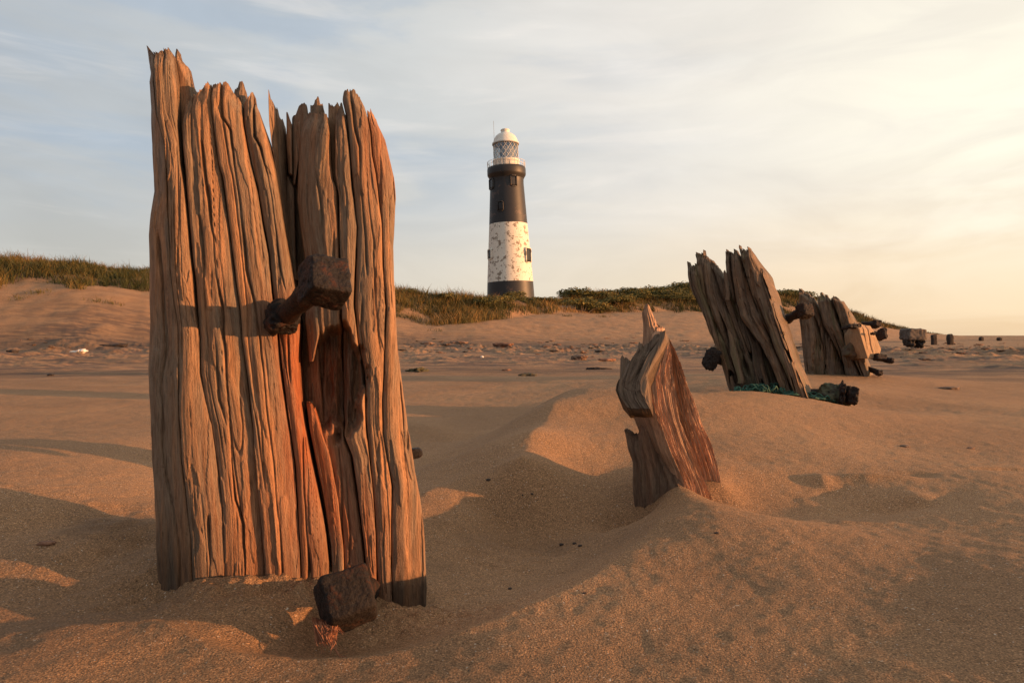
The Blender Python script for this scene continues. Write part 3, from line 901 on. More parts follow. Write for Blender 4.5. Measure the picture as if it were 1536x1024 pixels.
def build_right():
    p = W(560, 900, d=1.52)
    root = thing('groyne_post', 'narrower weathered timber post with a deep dark hollow right of the broad post', 'groyne post', (p[0], p[1], .0), 'pair of timber posts in the foreground')
    G = Geo(); k = dict(rust=rust_right, damp=damp_dark_right, vbot=960, grooves=GR, holes=HOL)
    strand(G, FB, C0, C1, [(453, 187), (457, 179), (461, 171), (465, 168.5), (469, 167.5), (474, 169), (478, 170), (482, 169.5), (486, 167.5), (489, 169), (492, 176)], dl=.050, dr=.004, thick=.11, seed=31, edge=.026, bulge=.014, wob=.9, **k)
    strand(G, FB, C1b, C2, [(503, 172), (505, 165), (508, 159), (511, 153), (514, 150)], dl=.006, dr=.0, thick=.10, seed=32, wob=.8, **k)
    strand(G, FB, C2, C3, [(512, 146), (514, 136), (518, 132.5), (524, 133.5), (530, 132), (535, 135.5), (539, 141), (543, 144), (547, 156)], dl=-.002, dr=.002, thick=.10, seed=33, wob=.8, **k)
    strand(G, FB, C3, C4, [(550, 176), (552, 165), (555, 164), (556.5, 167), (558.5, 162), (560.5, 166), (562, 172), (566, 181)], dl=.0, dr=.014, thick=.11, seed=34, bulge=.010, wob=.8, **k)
    strand(G, FB, [(492, 153), (494, 300)], [(510, 153), (514, 300)], [(492.5, 152.5), (494, 154), (497, 157.5), (500, 159), (503, 157), (506, 153.5), (508, 157), (510, 160)], dl=.055, dr=.05, thick=.07, seed=35, gap=0, vbot=330, wob=.4)
    strand(G, FB, [(464, 145), (464, 300)], [(487, 145), (487, 300)], [(464, 157), (467, 155), (470, 156), (473, 150), (476.5, 144.5), (479, 147), (480.5, 156), (484, 156), (487, 168)], dl=.085, dr=.075, thick=.06, seed=36, gap=0, vbot=300, wob=.4)
    for q, (Lp, Rp, tp, vb, d0, sd) in enumerate([
        ([(429, 168), (430, 220), (433, 262)], [(437, 184), (438, 225), (438.5, 262)], [(429, 169), (431.5, 168.5), (434, 177), (437, 185)], 262, .075, 41),
        ([(437, 174), (438, 220), (440, 276)], [(465, 150), (460, 180), (452, 215), (446, 250), (442.5, 276)], [(437, 175), (440, 172), (444, 171), (448, 159), (453, 154.5), (457, 154), (460, 156), (464, 168)], 276, .065, 42),
        ([(428, 266), (428, 300), (430, 420)], [(440, 270), (441, 300), (444, 420)], [(428, 275), (431, 264), (434, 268), (440, 284)], 420, .085, 43),
    ]):
        S = Geo()
        strand(S, FB, Lp, Rp, tp, vb, dl=d0 + .02, dr=d0, thick=.03, seed=sd, gap=.1, edge=.006, wob=.4, rel=.8, capb=True, jag=1.2, crack=.6)
        S.build('splinter', MW_BIG, root)
    # back wall of the split
    strand(G, FB, [(429, 168), (430, 220), (431, 255), (436, 300), (446, 420), (446, 560), (450, 700), (470, 960)], [(464, 160), (462, 230), (462, 300), (470, 420), (480, 560), (490, 700), (510, 960)],
           [(429, 205), (435, 190), (442, 215), (450, 185), (457, 178), (464, 190)], dl=.13, dr=.08, thick=.05, seed=37, gap=0, vbot=960, wob=.6, rust=rust_right)
    strand(G, FB, [(470, 160), (470, 960)], [(560, 160), (580, 250), (582, 500), (600, 650), (615, 800), (618, 960)], [(470, 215), (495, 290), (505, 215), (514, 170), (540, 165), (560, 190)], dl=.075, dr=.055, thick=.07, seed=38, gap=0, dens=.3, vbot=960, holes=[(502, 568, 50, 88, .075)], rust=rust_right, damp=damp_dark_right)
    # the tongue of wood left hanging over the hollow, and the shoulder under it
    strand(G, FB, [(457, 430), (457, 480), (462, 530), (464, 545)], [(488, 430), (486, 470), (478, 505), (468, 545)], [(457, 428), (488, 428)], vbot=542, dl=.045, dr=.020, thick=.06, seed=39, gap=.2, wob=.6, edge=.012, rust=rust_right, damp=lambda U, V: U * 0)
    strand(G, FB, [(458, 600), (464, 640), (474, 690), (486, 750), (497, 820), (500, 960)], [(470, 605), (482, 645), (496, 690), (508, 750), (515, 820), (518, 960)], [(458, 606), (463, 604), (470, 612)], vbot=960, dl=.03, dr=.012, thick=.07, seed=40, gap=.2, wob=.7, rust=lambda U, V: .9 * np.exp(-((U - (470 + (V - 620) * .2)) / 14) ** 2) * (1 - sstep(760, 860, V)), damp=None)
    G.build('timber', MW_BIG, root)
    # heavy square nut low down, resting just clear of the sand
    nut = np.array(W(520, 896, d=1.185))
    base = nut + np.array([-.01, .16, -.05])
    bolt(root, base, nut, (.26, -.78, .57), (-.88, -.45, -.16), (.045, .043, .042), .024, M_RUST2, 131, 10.0, .0020, taper=.08)
    # end of a third bolt showing past the right edge
    V, Q = rough_box(W(621, 679, d=1.60), ortho((.9, .3, .1), (0, 0, 1)), (.013, .013, .020), 3.0, 16, .0015, 141)
    b = Geo(); b.add(V, Q)
    V, Q, T = rough_tube([W(560, 683, d=1.62), W(600, 681, d=1.61), W(621, 679, d=1.60)], .009, 12); b.add(V, Q, T)
    b.build('bolt_end', M_RUST, root)
    return root


build_left()
build_right()


def fibre_mat(name, c, c2):
    return plain_mat(name, c, .8, .3, 90, .002, c2=c2)


def frayed_fibres():
    """a tuft of orange rope fibre caught under the low nut"""
    G = Geo(); rg = np.random.default_rng(5)
    for i in range(260):
        f = rg.random()
        u0 = 470 + 36 * f ** 1.2 + rg.normal() * 1.2; v0 = 927 + 10 * f + rg.normal() * 1.5
        u1 = 484 + rg.normal() * 6 + 18 * f; v1 = 966 - 18 * f + rg.normal() * 5
        d0 = 1.165 - .02 * rg.random()
        pts = []
        for k in np.linspace(0, 1, 7):
            u = u0 + (u1 - u0) * k ** 1.25 + math.sin(k * 4 + i) * 1.6; v = v0 + (v1 - v0) * k
            pts.append(W(u, v, d=d0 - .012 * k))
        V, Q, T = rough_tube(pts, np.linspace(.0009, .0004, 7), 4); G.add(V, Q, T)
    for i, (u1, v1) in enumerate([(519, 994), (508, 985), (499, 980), (515, 990), (494, 974), (501, 972)]):
        pts = []
        for k in np.linspace(0, 1, 12):
            u = 488 + i * 2 + (u1 - 488 - i * 2) * k + 3 * math.sin(k * 7 + i * 2); v = 950 + (v1 - 950) * k
            x, y, z = W(u, v, d=1.15 - .04 * k); z = max(z, gz(x, y) + .001)
            pts.append((x, y, z))
        V, Q, T = rough_tube(pts, .0005, 4); G.add(V, Q, T)
    o = G.build('rope_tuft', fibre_mat('orange_rope_fibre', (.40, .17, .085), (.27, .105, .055)))
    tag(o, 'frayed tuft of orange rope fibres hanging under the low square nut', 'rope')


frayed_fibres()


# ---------------------------------------------------------------- the small leaning stump
def build_stump():
    p = W(1010, 745, d=2.15)
    root = thing('timber_stump', 'short leaning stump with a pointed spike and ridged red grain in the sand mound', 'stump', (p[0], p[1], 0))
    FA = Face(1010, 620, 2.10, 152, 6)
    G = Geo()
    A_L = [(985, 490), (982, 525), (970, 563), (974, 603), (986, 640), (999, 679), (1021, 730), (1034, 800)]
    A_R = [(1002, 490), (1004, 513), (1007, 556), (1021, 632), (1046, 697), (1071, 757), (1086, 800)]
    strand(G, FA, A_L, A_R, [(985, 499), (989, 492), (993, 490), (998, 495), (1002, 505)], 800, dl=.010, dr=.020, thick=.10, seed=51, fold=.1, ridges=14, ridge_amp=.014, bulge=.020, edge=.016, gap=0, dens=1.5, rel=.5, crack=.4, wob=1.0)
    B_L = [(990, 486), (1000, 513), (1003, 556), (1016, 632), (1040, 697), (1062, 757), (1070, 800)]
    B_R = [(992, 486), (1006, 509), (1019, 537), (1032, 567), (1053, 625), (1075, 690), (1081, 723), (1083, 740), (1087, 800)]
    strand(G, FA, B_L, B_R, [(988, 487), (991, 489), (995, 492)], 800, dl=.085, dr=.045, thick=.09, seed=52, fold=.1, ridges=9, ridge_amp=.010, gap=0, dens=1.4, rel=1.3, edge=.02, wob=1.2,
           rust=lambda U, V: .35 * np.exp(-(((U - 1052) / 20) ** 2 + ((V - 685) / 50) ** 2)), damp=lambda U, V: .75 * np.exp(-((U - np.interp(V, [500, 560, 632, 700], [1000, 1014, 1026, 1045])) / 10) ** 2) * sstep(700, 640, V))  # shade of the deep gap painted dark along the left side
    # underside with the broken notch, deep shade and wet painted into its colour
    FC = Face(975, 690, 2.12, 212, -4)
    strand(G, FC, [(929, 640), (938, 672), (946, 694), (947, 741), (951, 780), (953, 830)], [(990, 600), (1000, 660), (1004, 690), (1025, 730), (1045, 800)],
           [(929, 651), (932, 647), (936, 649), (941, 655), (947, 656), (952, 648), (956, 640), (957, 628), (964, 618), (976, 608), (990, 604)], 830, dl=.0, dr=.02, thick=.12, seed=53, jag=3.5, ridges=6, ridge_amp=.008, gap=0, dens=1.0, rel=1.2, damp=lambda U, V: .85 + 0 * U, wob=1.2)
    strand(G, FC, [(936, 596), (941, 612), (956, 640), (962, 700)], [(984, 590), (990, 640), (1000, 700)], [(936, 596), (984, 590)], 700, dl=.05, dr=.03, thick=.07, seed=54, gap=0, dens=.8, damp=lambda U, V: .6 + 0 * U)  # inner piece of the underside, shade painted in as well
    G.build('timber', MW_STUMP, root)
    # spike at the back
    S = Geo()
    strand(S, Face(985, 500, 2.14, 165), [(967, 456), (967.5, 473), (970, 510), (970, 600)], [(975, 456), (978, 463), (988, 488), (1004, 512), (1012, 600)], [(967, 468), (969, 460), (972, 456.5), (975, 460)], 600, dl=.0, dr=.0, thick=.055, seed=55, gap=0, dens=1.2, edge=.02, bulge=.012, taper=50, caps=.2, ridges=3, ridge_amp=.004)
    S.build('spike', MW_STUMP, root)
    # worn end grain that faces up and left
    E = Geo()
    FD = Face(955, 560, 2.05, 205, 38)
    strand(E, FD, [(957, 500), (952, 524), (943, 540), (934, 556), (924, 574), (922, 584), (928, 598), (940, 612), (958, 624)], [(1000, 494), (1000, 505), (991, 524), (979, 546), (972, 563), (975, 598), (976, 612), (976, 624)],
           [(957, 514), (962, 511), (966, 514), (974, 509), (982, 501), (990, 495), (996, 496)], 611, dl=.0, dr=-.004, thick=.05, seed=56, gap=0, dens=1.3, fold=0, edge=.014, rel=2.2, crack=2.0, bulge=.004, wob=1.6, caps=.8, capb=True, grooves=[([(992, 500), (978, 522), (962, 545), (948, 572)], 1.6, .020), ([(924, 572), (945, 585), (966, 592)], 1.5, .014), ([(958, 572), (952, 590), (946, 612)], 1.3, .012)])
    strand(E, FD, [(929, 530), (930, 575)], [(945, 530), (946, 575)], [(930, 536), (933, 533), (937, 537), (941, 534), (945, 540)], 575, dl=.02, dr=.02, thick=.05, seed=57, gap=0, dens=1.1, capb=True)
    E.build('end_grain', MW_END, root)


build_stump()


# ---------------------------------------------------------------- second and third groups of old timbers
def far_posts():
    fa = lambda u, v, d: Face(u, v, d, 212, 2)
    # -- second group: two leaning timbers
    f2 = fa(1110, 500, 4.75); gG = dict(gap=.3, rel=4.5, edge=.035, sharp=4, wob=.9, dens=2.0, taper=14, crack=4.5, fq=.60, jag=7.0)
    root = thing('groyne_post', 'left timber of the nearer far group, leaning left with a blunt frayed top', 'groyne post', (W(1100, 590, d=4.8)[0], 4.85, .05), 'leaning old timbers in the middle distance')
    G = Geo()
    a = [(1027, 390), (1034, 428.6), (1055, 476), (1073, 529), (1093, 592), (1100, 625)]
    b = [(1037.7, 380), (1052, 439), (1076, 492), (1089, 518), (1109, 584), (1118, 625)]
    c = [(1066, 380), (1072, 397), (1086.5, 423), (1097, 447), (1107.6, 473), (1139, 515), (1160, 558), (1185, 625)]
    strand(G, f2, a, b, [(1027, 398), (1030, 396), (1034, 398), (1037.7, 400)], 625, dl=.02, dr=.0, thick=.30, seed=61, **gG)
    strand(G, f2, b, c, [(1037.5, 388), (1040, 382), (1044, 380), (1050, 382), (1055, 381), (1060, 386), (1064, 394), (1069, 396), (1073, 402)], 625, dl=.02, dr=.10, thick=.32, seed=62,
           damp=lambda U, V: .7 * sstep(470, 530, V) * sstep(-8, 8, U - np.interp(V, [400, 600], [1040, 1120])), grooves=[([(1056, 385), (1080, 440), (1105, 500), (1125, 570)], 3.0, .06), ([(1075, 455), (1095, 520), (1112, 590)], 3, .07)], **gG)  # shade of the gap between the two timbers painted into the wood
    G.build('timber', MW_FAR, root)
    sp = Geo(); strand(sp, f2, [(1085, 405), (1088, 440)], [(1090, 405), (1094, 440)], [(1085, 408), (1087, 405), (1090, 414)], 450, dl=.0, dr=.0, thick=.05, seed=60, gap=0, dens=2, rel=.5)
    sp.build('splinter', MW_FAR, root); sp = Geo()
    strand(sp, f2, [(1090, 495), (1095, 530), (1106, 570)], [(1096, 495), (1106, 535), (1114, 570)], [(1090, 497), (1093, 493), (1096, 500)], 575, dl=-.06, dr=-.05, thick=.06, seed=59, gap=0, dens=2, rel=.6)
    sp.build('splinter', MW_FAR, root)
    q = np.array(W(1066, 538, d=4.8))
    bolt(root, q + np.array([.12, .1, -.02]), q, (-.85, -.5, .12), (.2, -.3, .9), (.075, .045, .035), .03, M_RUSTF, 201, 7.0, .005)

    root = thing('groyne_post', 'right timber of the nearer far group, jagged top and sunlit orange right edge', 'groyne post', (W(1180, 590, d=4.8)[0], 4.85, .05), 'leaning old timbers in the middle distance')
    G = Geo()
    c0 = [(1083, 375), (1089, 413), (1097, 447), (1107.6, 473), (1139, 515), (1158, 555), (1185, 625)]
    c1 = [(1103.6, 370), (1123, 434), (1140, 476), (1158, 518), (1178, 560), (1205, 625)]
    c2 = [(1124, 370), (1126, 376), (1142, 407), (1147, 421), (1166, 476), (1188, 540), (1205, 582), (1220, 625)]
    c3 = [(1150, 400), (1161.6, 421), (1170, 448), (1179, 484), (1200, 539), (1217, 579), (1234, 625)]
    strand(G, f2, c0, c1, [(1083, 381), (1085, 377), (1089, 380), (1093, 375), (1097, 378), (1101, 377), (1104, 382)], 625, dl=.03, dr=.02, thick=.32, seed=63, **gG)
    strand(G, f2, c1, c2, [(1103, 376), (1106, 374), (1111, 375.5), (1117, 373), (1122, 374), (1126, 380)], 625, dl=.0, dr=.0, thick=.32, seed=64, grooves=[([(1123, 425), (1140, 470), (1163, 530)], 2.5, .05)], **gG)
    strand(G, f2, c2, [(u - 13, v) for u, v in c3], [(1142, 407), (1144, 403), (1147, 402), (1150, 406), (1155, 412), (1158, 420)], 625, dl=.01, dr=.01, thick=.30, seed=65, **gG)
    G.build('timber', MW_FAR, root)
    s0 = np.array(W(1178, 480, d=5.0)); s1 = np.array(W(1207, 466, d=4.85))
    bolt(root, s0, s1, tuple(s1 - s0), (0, .2, 1), (.05, .05, .04), .032, M_RUSTF, 211, 8.0, .004)

    # -- third group
    f3 = fa(1250, 510, 7.3); gH = dict(gap=.2, rel=5.5, edge=.05, sharp=4, wob=.7, dens=2.4, taper=9, crack=4.5, fq=.5, jag=5.0)
    root = thing('groyne_post', 'left timber of the farther group, spiked top, behind the sunlit orange edge', 'groyne post', (W(1235, 560, d=7.4)[0], 7.45, .05), 'leaning old timbers in the middle distance')
    G = Geo()
    strand(G, f3, [(1192, 440), (1192, 452), (1200, 497), (1206, 560), (1208, 585)], [(1212, 436), (1221, 447), (1234, 487), (1252, 520), (1266, 560), (1275, 585)],
           [(1192, 453), (1195, 456), (1198, 440), (1200, 433.5), (1203, 435), (1208, 440), (1213, 443), (1219, 446)], 585, dl=.0, dr=.10, thick=.45, seed=71, grooves=[([(1210, 450), (1226, 490), (1240, 545)], 2, .10)], **gH)
    G.build('timber', MW_FAR, root)
    root = thing('groyne_post', 'right timber of the farther group with iron straps and a pale sunlit split side', 'groyne post', (W(1285, 560, d=7.4)[0], 7.45, .05), 'leaning old timbers in the middle distance')
    G = Geo()
    strand(G, f3, [(1222, 440), (1234, 487), (1252, 520), (1266, 560), (1274, 585)], [(1244, 440), (1247, 450), (1260.5, 492), (1275, 530), (1289, 560), (1296, 585)], [(1222, 448), (1228, 445), (1236, 443), (1241, 443), (1245, 449)], 585, dl=.05, dr=.03, thick=.45, seed=72, **gH)
    strand(G, f3, [(1244.5, 438), (1260, 485), (1275, 530), (1289, 560), (1296, 585)], [(1253, 438), (1262, 448), (1277, 476), (1283, 500), (1293, 529), (1303, 558), (1309, 585)], [(1244.7, 442), (1248, 441), (1254, 444), (1259, 445), (1263, 447), (1268, 452)], 585, dl=.0, dr=.0, thick=.45, seed=73, **gH)
    G.build('timber', MW_FAR, root)
    fs = Face(1300, 510, 7.02, 152, 4)
    G = Geo()
    strand(G, fs, [(1283, 478), (1290, 500), (1303, 540), (1312, 566), (1318, 585)], [(1310, 484), (1313, 500), (1322, 524), (1318, 537), (1322, 560), (1326, 585)], [(1286, 485), (1290, 484), (1298, 487), (1306, 488), (1310, 490)], 537, dl=.0, dr=.0, thick=.20, seed=74, gap=0, rel=.4, jag=.4, capb=True, dens=2.2, edge=.008, bulge=.002, taper=8, wob=.3, grooves=[([(1299, 478), (1303, 500), (1311, 535)], 1.0, .06), ([(1292, 480), (1297, 505), (1306, 537)], .5, .03)], fold=0)
    G.build('split_edge', MW_PALE, root)
    # straps, rusty plate and bracket
    for nm, u, v, d, hx, hy, hz, sd in [('iron_strap', 1277, 490, 7.0, .085, .04, .03, 81), ('iron_plate', 1322, 502, 7.2, .04, .10, .10, 82), ('iron_plate', 1313, 486, 7.35, .07, .08, .06, 83), ('iron_strap', 1311, 500, 6.98, .05, .03, .022, 86),
                                        ('iron_bracket', 1320, 536, 7.05, .10, .06, .055, 84), ('nut', 1337, 541, 7.0, .03, .04, .035, 87), ('nut', 1318, 559, 7.1, .05, .05, .045, 85)]:
        V, Q = rough_box(W(u, v, d=d), ortho((.1, .3, .95), (.96, .1, -.22)), (hx * .58, hy * .7, hz * .58), 9, 16, .005, sd, 14)
        g = Geo(); g.add(V, Q); g.build(nm, M_RUSTF, root)
    g = Geo()
    for A, B, rr in [((1294, 531, 7.3), (1338, 541.5, 7.0), .030), ((1292, 549, 7.4), (1319, 559, 7.1), .028), ((1296, 497, 7.4), (1324, 503, 7.2), .030), ((1292, 486, 7.4), (1316, 486, 7.32), .026), ((1264, 492, 7.2), (1290, 488, 6.98), .022)]:
        g = Geo(); V, Q, T = rough_tube([np.array(W(A[0], A[1], d=A[2])) * (1 - k) + np.array(W(B[0], B[1], d=B[2])) * k for k in np.linspace(0, 1, 8)], rr, 12, .004, 89); g.add(V, Q, T); g.build('bolt_shaft', M_RUSTF, root)
    q = np.array(W(1281, 521, d=7.16))
    V, Q = rough_box(q, ortho((.35, .2, .9), (.9, .1, -.4)), (.08, .05, .11), 7, 16, .012, 88, 10)
    g = Geo(); g.add(V, Q, grain=V * 1.0, rust=np.zeros(len(V)), damp=np.full(len(V), .6)); g.build('wedge', MW_FAR, root)


far_posts()


# ---------------------------------------------------------------- rope, weedy bolt
M_ROPE = plain_mat('green_rope', (.035, .115, .075), .8, .45, 60, .004, c2=(.02, .06, .045))


def rope_heap(label, spots, n, rad, seed):
    rg = np.random.default_rng(seed); G = Geo()
    (x0, y0), (x1, y1), spread, hgt = spots
    for i in range(n):
        f = rg.random(); px, py = x0 + (x1 - x0) * f, y0 + (y1 - y0) * f
        pts = []; a = rg.random() * 6.28; x, y = px + rg.normal() * spread * .5, py + rg.normal() * spread * .3
        hh = rg.random() * hgt
        for k in range(26):
            a += rg.normal() * .55
            x += math.cos(a) * .018; y += math.sin(a) * .012
            x += (px - x) * .06; y += (py - y) * .08
            pts.append((x, y, gz(x, y) + .008 + hh * (.35 + .65 * math.sin(k * .35 + i) ** 2)))
        V, Q, T = rough_tube(pts, rad, 7, rad * .25, seed + i, 150); G.add(V, Q, T)
    o = G.build('rope_heap', M_ROPE); tag(o, label, 'rope', 'green rope around the far timbers')


def P2(u, v, d):
    x, y, z = W(u, v, d=d); return (x, y)


rope_heap('tangled heap of teal green rope at the foot of the left leaning timber', (P2(1118, 580, 4.62), P2(1156, 580, 4.62), .10, .085), 34, .006, 301)
rope_heap('short low strand of green rope below the sunlit orange timber edge', (P2(1184, 585, 4.6), P2(1224, 585, 4.6), .05, .035), 16, .006, 302)


def weedy_bolt():
    c = W(1252, 592, d=4.62)
    root = thing('weedy_bolt', 'thick iron bolt stub wrapped in green weed, lying beside the far timbers', 'bolt', (c[0], c[1], c[2] - .08))
    V, Q = rough_box(W(1252, 592, d=4.62), ortho((.93, -.25, -.15), (.1, .2, .95)), (.078, .085, .11), 2.6, 26, .016, 311, 16)
    m = plain_mat('weed_crust', (.075, .085, .05), .85, .5, 22, .012, c2=(.035, .03, .022))
    g = Geo(); g.add(V, Q); g.build('crust', m, root)
    V, Q, T = rough_tube([W(1215, 590, d=4.75), W(1252, 591, d=4.63), W(1280, 592, d=4.55)], .035, 14, .004, 312); g = Geo(); g.add(V, Q, T); g.build('shaft', M_RUSTF, root)
    V, Q = rough_box(W(1278, 593, d=4.54), ortho((.93, -.3, -.1), (.1, .2, .95)), (.060, .055, .035), 5, 20, .006, 313)
    g = Geo(); g.add(V, Q); g.build('nut', M_RUST2, root)
    V, Q = rough_box(W(1262, 588, d=4.56), ortho((.93, -.3, -.1), (.1, .2, .95)), (.062, .06, .014), 4, 18, .006, 314)
    g = Geo(); g.add(V, Q); g.build('washer', M_RUSTF, root)


weedy_bolt()


# ---------------------------------------------------------------- lighthouse
def lathe(prof, n=72):
    """prof: list of (r, z)"""
    th = np.linspace(0, 2 * math.pi, n, endpoint=False)
    p = np.array(prof, float)
    V = np.stack([p[:, 0, None] * np.cos(th), p[:, 0, None] * np.sin(th), np.broadcast_to(p[:, 1, None], (len(p), n))], -1).reshape(-1, 3)
    return V, grid_quads(len(p), n, True)[:, ::-1]


def painted(name, base, under, amount, scale=.55, rough=.6):
    m, t, b = new_mat(name)
    p = t.node('ShaderNodeTexCoord').outputs['Object']
    a = t.noise(p, scale, 6, 0.68, 0.3); c = t.noise(p, scale * 4, 4, .6)
    col = t.mix(t.math('MULTIPLY', t.maprange(c, .3, .8), .48), base, tuple(x * .62 for x in base))
    st = t.noise(t.vmul(p, (1, 1, .12)), 1.6, 4, .6)
    col = t.mix(t.math('MULTIPLY', t.maprange(st, .45, .75), .35), col, tuple(x * .6 for x in base))
    col = t.mix(t.maprange(a, amount, amount + .025), col, under)
    t.put(b.inputs['Base Color'], col); b.inputs['Roughness'].default_value = rough
    bump(t, b, a, .4, .05)
    return m


def build_lighthouse():
    D = 135.0; S = D / F
    zv = lambda v: CAMZ + (HV - v) * S
    z0 = zv(500)
    root = thing('lighthouse', 'tall black and white banded lighthouse with peeling paint behind the dunes', 'lighthouse', ((766 + 2.0 - CX) * S, D, z0))
    root.rotation_euler = (0, -R(1.95), 0)
    H = lambda v: (zv(v) - z0)
    mw = painted('peeling_white_paint', (.80, .75, .65), (.27, .22, .17), .55, 1.2)
    mk = painted('worn_black_paint', (.022, .019, .019), (.070, .045, .036), .60, .5, .5)
    mc = painted('clean_white_paint', (.80, .77, .70), (.55, .5, .42), .72, .5)
    md = plain_mat('dark_opening', (.012, .011, .012), .4, .2, 3, 0)
    mm = plain_mat('grey_metalwork', (.42, .41, .38), .5, .25, 4, 0, .2)

    def part(name, V, Q, m, T=None, parent=root, smooth=True):
        o = make_mesh(name, V, Q, m, None, smooth, None, T); o.parent = parent; return o

    def rad(v):
        return np.interp(v, [265, 272, 337, 423.5, 440, 500], [26.5, 24.9, 28.7, 34.4, 35.2, 38]) * S

    def band(name, va, vb, m):
        vs = np.linspace(va, vb, 14)
        V, Q = lathe([(rad(v), H(v)) for v in vs][::-1], 96); return part(name, V, Q, m)
    band('base_band', 423.5, 500, mk)
    band('white_band', 337, 423.5, mw)
    band('black_band', 265, 337, mk)
    # gallery: corbelled ring with a deck
    V, Q = lathe([(25.2 * S, H(270)), (27.2 * S, H(266)), (28.6 * S, H(264)), (28.9 * S, H(262)), (28.9 * S, H(255)), (28.3 * S, H(252.5)), (19.0 * S, H(252))], 96)
    part('gallery', V, Q, mk)
    # lantern base
    V, Q = lathe([(19.9 * S, H(253)), (19.9 * S, H(243)), (20.4 * S, H(242.5)), (20.4 * S, H(241)), (17.8 * S, H(240.5))], 72); part('lantern_base', V, Q, mc)
    # glass
    mg = bpy.data.materials.new('lantern_glass'); mg.use_nodes = True
    t = NT(mg.node_tree); gl = t.node('ShaderNodeBsdfGlossy'); gl.inputs['Roughness'].default_value = .08; gl.inputs[0].default_value = (.5, .52, .55, 1)
    tr = t.node('ShaderNodeBsdfTransparent'); tr.inputs[0].default_value = (.62, .65, .66, 1)
    mx = t.node('ShaderNodeMixShader'); mx.inputs[0].default_value = .3; out = t.node('ShaderNodeOutputMaterial')
    t.l.new(tr.outputs[0], mx.inputs[1]); t.l.new(gl.outputs[0], mx.inputs[2]); t.l.new(mx.outputs[0], out.inputs[0])
    V, Q = lathe([(18.4 * S, H(241)), (18.4 * S, H(216.5))], 48)
    glass = part('lantern_glass', V, Q, mg)
    # lattice of glazing bars
    G = Geo()
    for sgn in (1, -1):
        for k in range(16):
            pts = []
            for f in np.linspace(0, 1, 9):
                a = 2 * math.pi * (k / 16) + sgn * f * 2 * math.pi * 2.4 / 16
                pts.append((18.6 * S * math.cos(a), 18.6 * S * math.sin(a), H(241) + (H(216.5) - H(241)) * f))
            V, Q, T = rough_tube(pts, .036, 5); G.add(V, Q, T)
    o = G.build('glazing_bars', mc); o.parent = root
    # the white curtain drawn inside, and the dark lens behind it
    th = np.linspace(-2.0, -.55, 24)
    zz = np.linspace(H(240), H(223), 6)
    V = np.stack([np.broadcast_to((15.5 + 1.0 * np.sin(th * 26)) * S * np.cos(th), (6, 24)), np.broadcast_to((15.5 + 1.0 * np.sin(th * 26)) * S * np.sin(th), (6, 24)), np.broadcast_to(zz[:, None], (6, 24)) - .8 * (np.linspace(0, 1, 24) - .45)[None, :] ** 2], -1).reshape(-1, 3)
    part('curtain', V, grid_quads(6, 24), mc)
    V, Q = lathe([(.1, H(240)), (7.5 * S, H(240)), (9.5 * S, H(230)), (7.5 * S, H(219)), (.1, H(217))], 24); part('lamp', V, Q, md)
    # roof
    V, Q = lathe([(18.0 * S, H(216.8)), (20.0 * S, H(217)), (20.0 * S, H(214.6)), (18.6 * S, H(213.8)), (17.3 * S, H(209)), (14.6 * S, H(204.5)), (11.0 * S, H(201.5)), (6.8 * S, H(200)), (6.4 * S, H(199)), (6.4 * S, H(196.6)), (7.0 * S, H(196)), (6.4 * S, H(194.5)), (4.0 * S, H(193.4)), (.05, H(193.1))], 64)
    roof = part('dome', V, Q, mc)
    V, Q = lathe([(19.2 * S, H(217.4)), (20.15 * S, H(217.4)), (20.15 * S, H(216.0)), (19.2 * S, H(216.0))], 64); part('eave_ring', V, Q, mm)
    G = Geo()
    for a in (2.6,):
        x, y = 19.5 * S * math.cos(a), -19.5 * S * math.sin(a)
        V, Q, T = rough_tube([(x, y, H(252)), (x, y, H(184))], .03, 6); G.add(V, Q, T)
    o = G.build('lightning_rod', mm); o.parent = root
    # railing
    G = Geo()
    for k in range(28):
        a = 2 * math.pi * k / 28; x, y = 28.2 * S * math.cos(a), 28.2 * S * math.sin(a)
        V, Q, T = rough_tube([(x, y, H(252.6)), (x, y, H(243.5))], .045, 6); G.add(V, Q, T)
    for v in (243.5, 248):
        th = np.linspace(0, 2 * math.pi, 73)
        V, Q, T = rough_tube([(28.2 * S * math.cos(a), 28.2 * S * math.sin(a), H(v)) for a in th], .035, 5, cap=False); G.add(V, Q, T)
    o = G.build('railing', mc); o.parent = root
    # windows: reveal frame with a dark pane
    for uc, va, vb, w, cen, fm in [(770, 270, 283, 7.5, 760.3, mk), (737.5, 271, 284, 6.5, 760.3, mk), (751, 308, 319, 7, 761.6, mk), (791.5, 376, 395, 8.5, 764.0, mw), (735.5, 376, 388, 6.0, 764.0, mw), (757, 430, 440, 0, 766, None)]:
        if not fm: continue
        vm = (va + vb) / 2; r0 = float(rad(vm)); s = max(-.985, min(.985, (uc - cen) * S / r0)); a = -math.acos(s)
        er = np.array([math.cos(a), math.sin(a), 0]); et = np.array([-math.sin(a), math.cos(a), 0]); ez = np.array([0, 0, 1.0])
        wd = w * S * (.5 if abs(s) < .7 else .8); h = abs(H(va) - H(vb)) / 2; c = er * (r0 + .02) + ez * (H(vm))
        def bx(cc, hw, hh, hd):
            V, Q = rough_box(cc, (et, ez, er), (hw, hh, hd), 24, 6, 0, 0); return V, Q
        g = Geo()
        for sx in (-1, 1):
            V, Q = bx(c + et * sx * (wd + .10), .10, h + .12, .20); g.add(V, Q)
        for sz in (-1, 1):
            V, Q = bx(c + ez * sz * (h + .16), wd - .004, .10, .20); g.add(V, Q)
        fr = g.build('window', fm, None, False); fr.parent = root
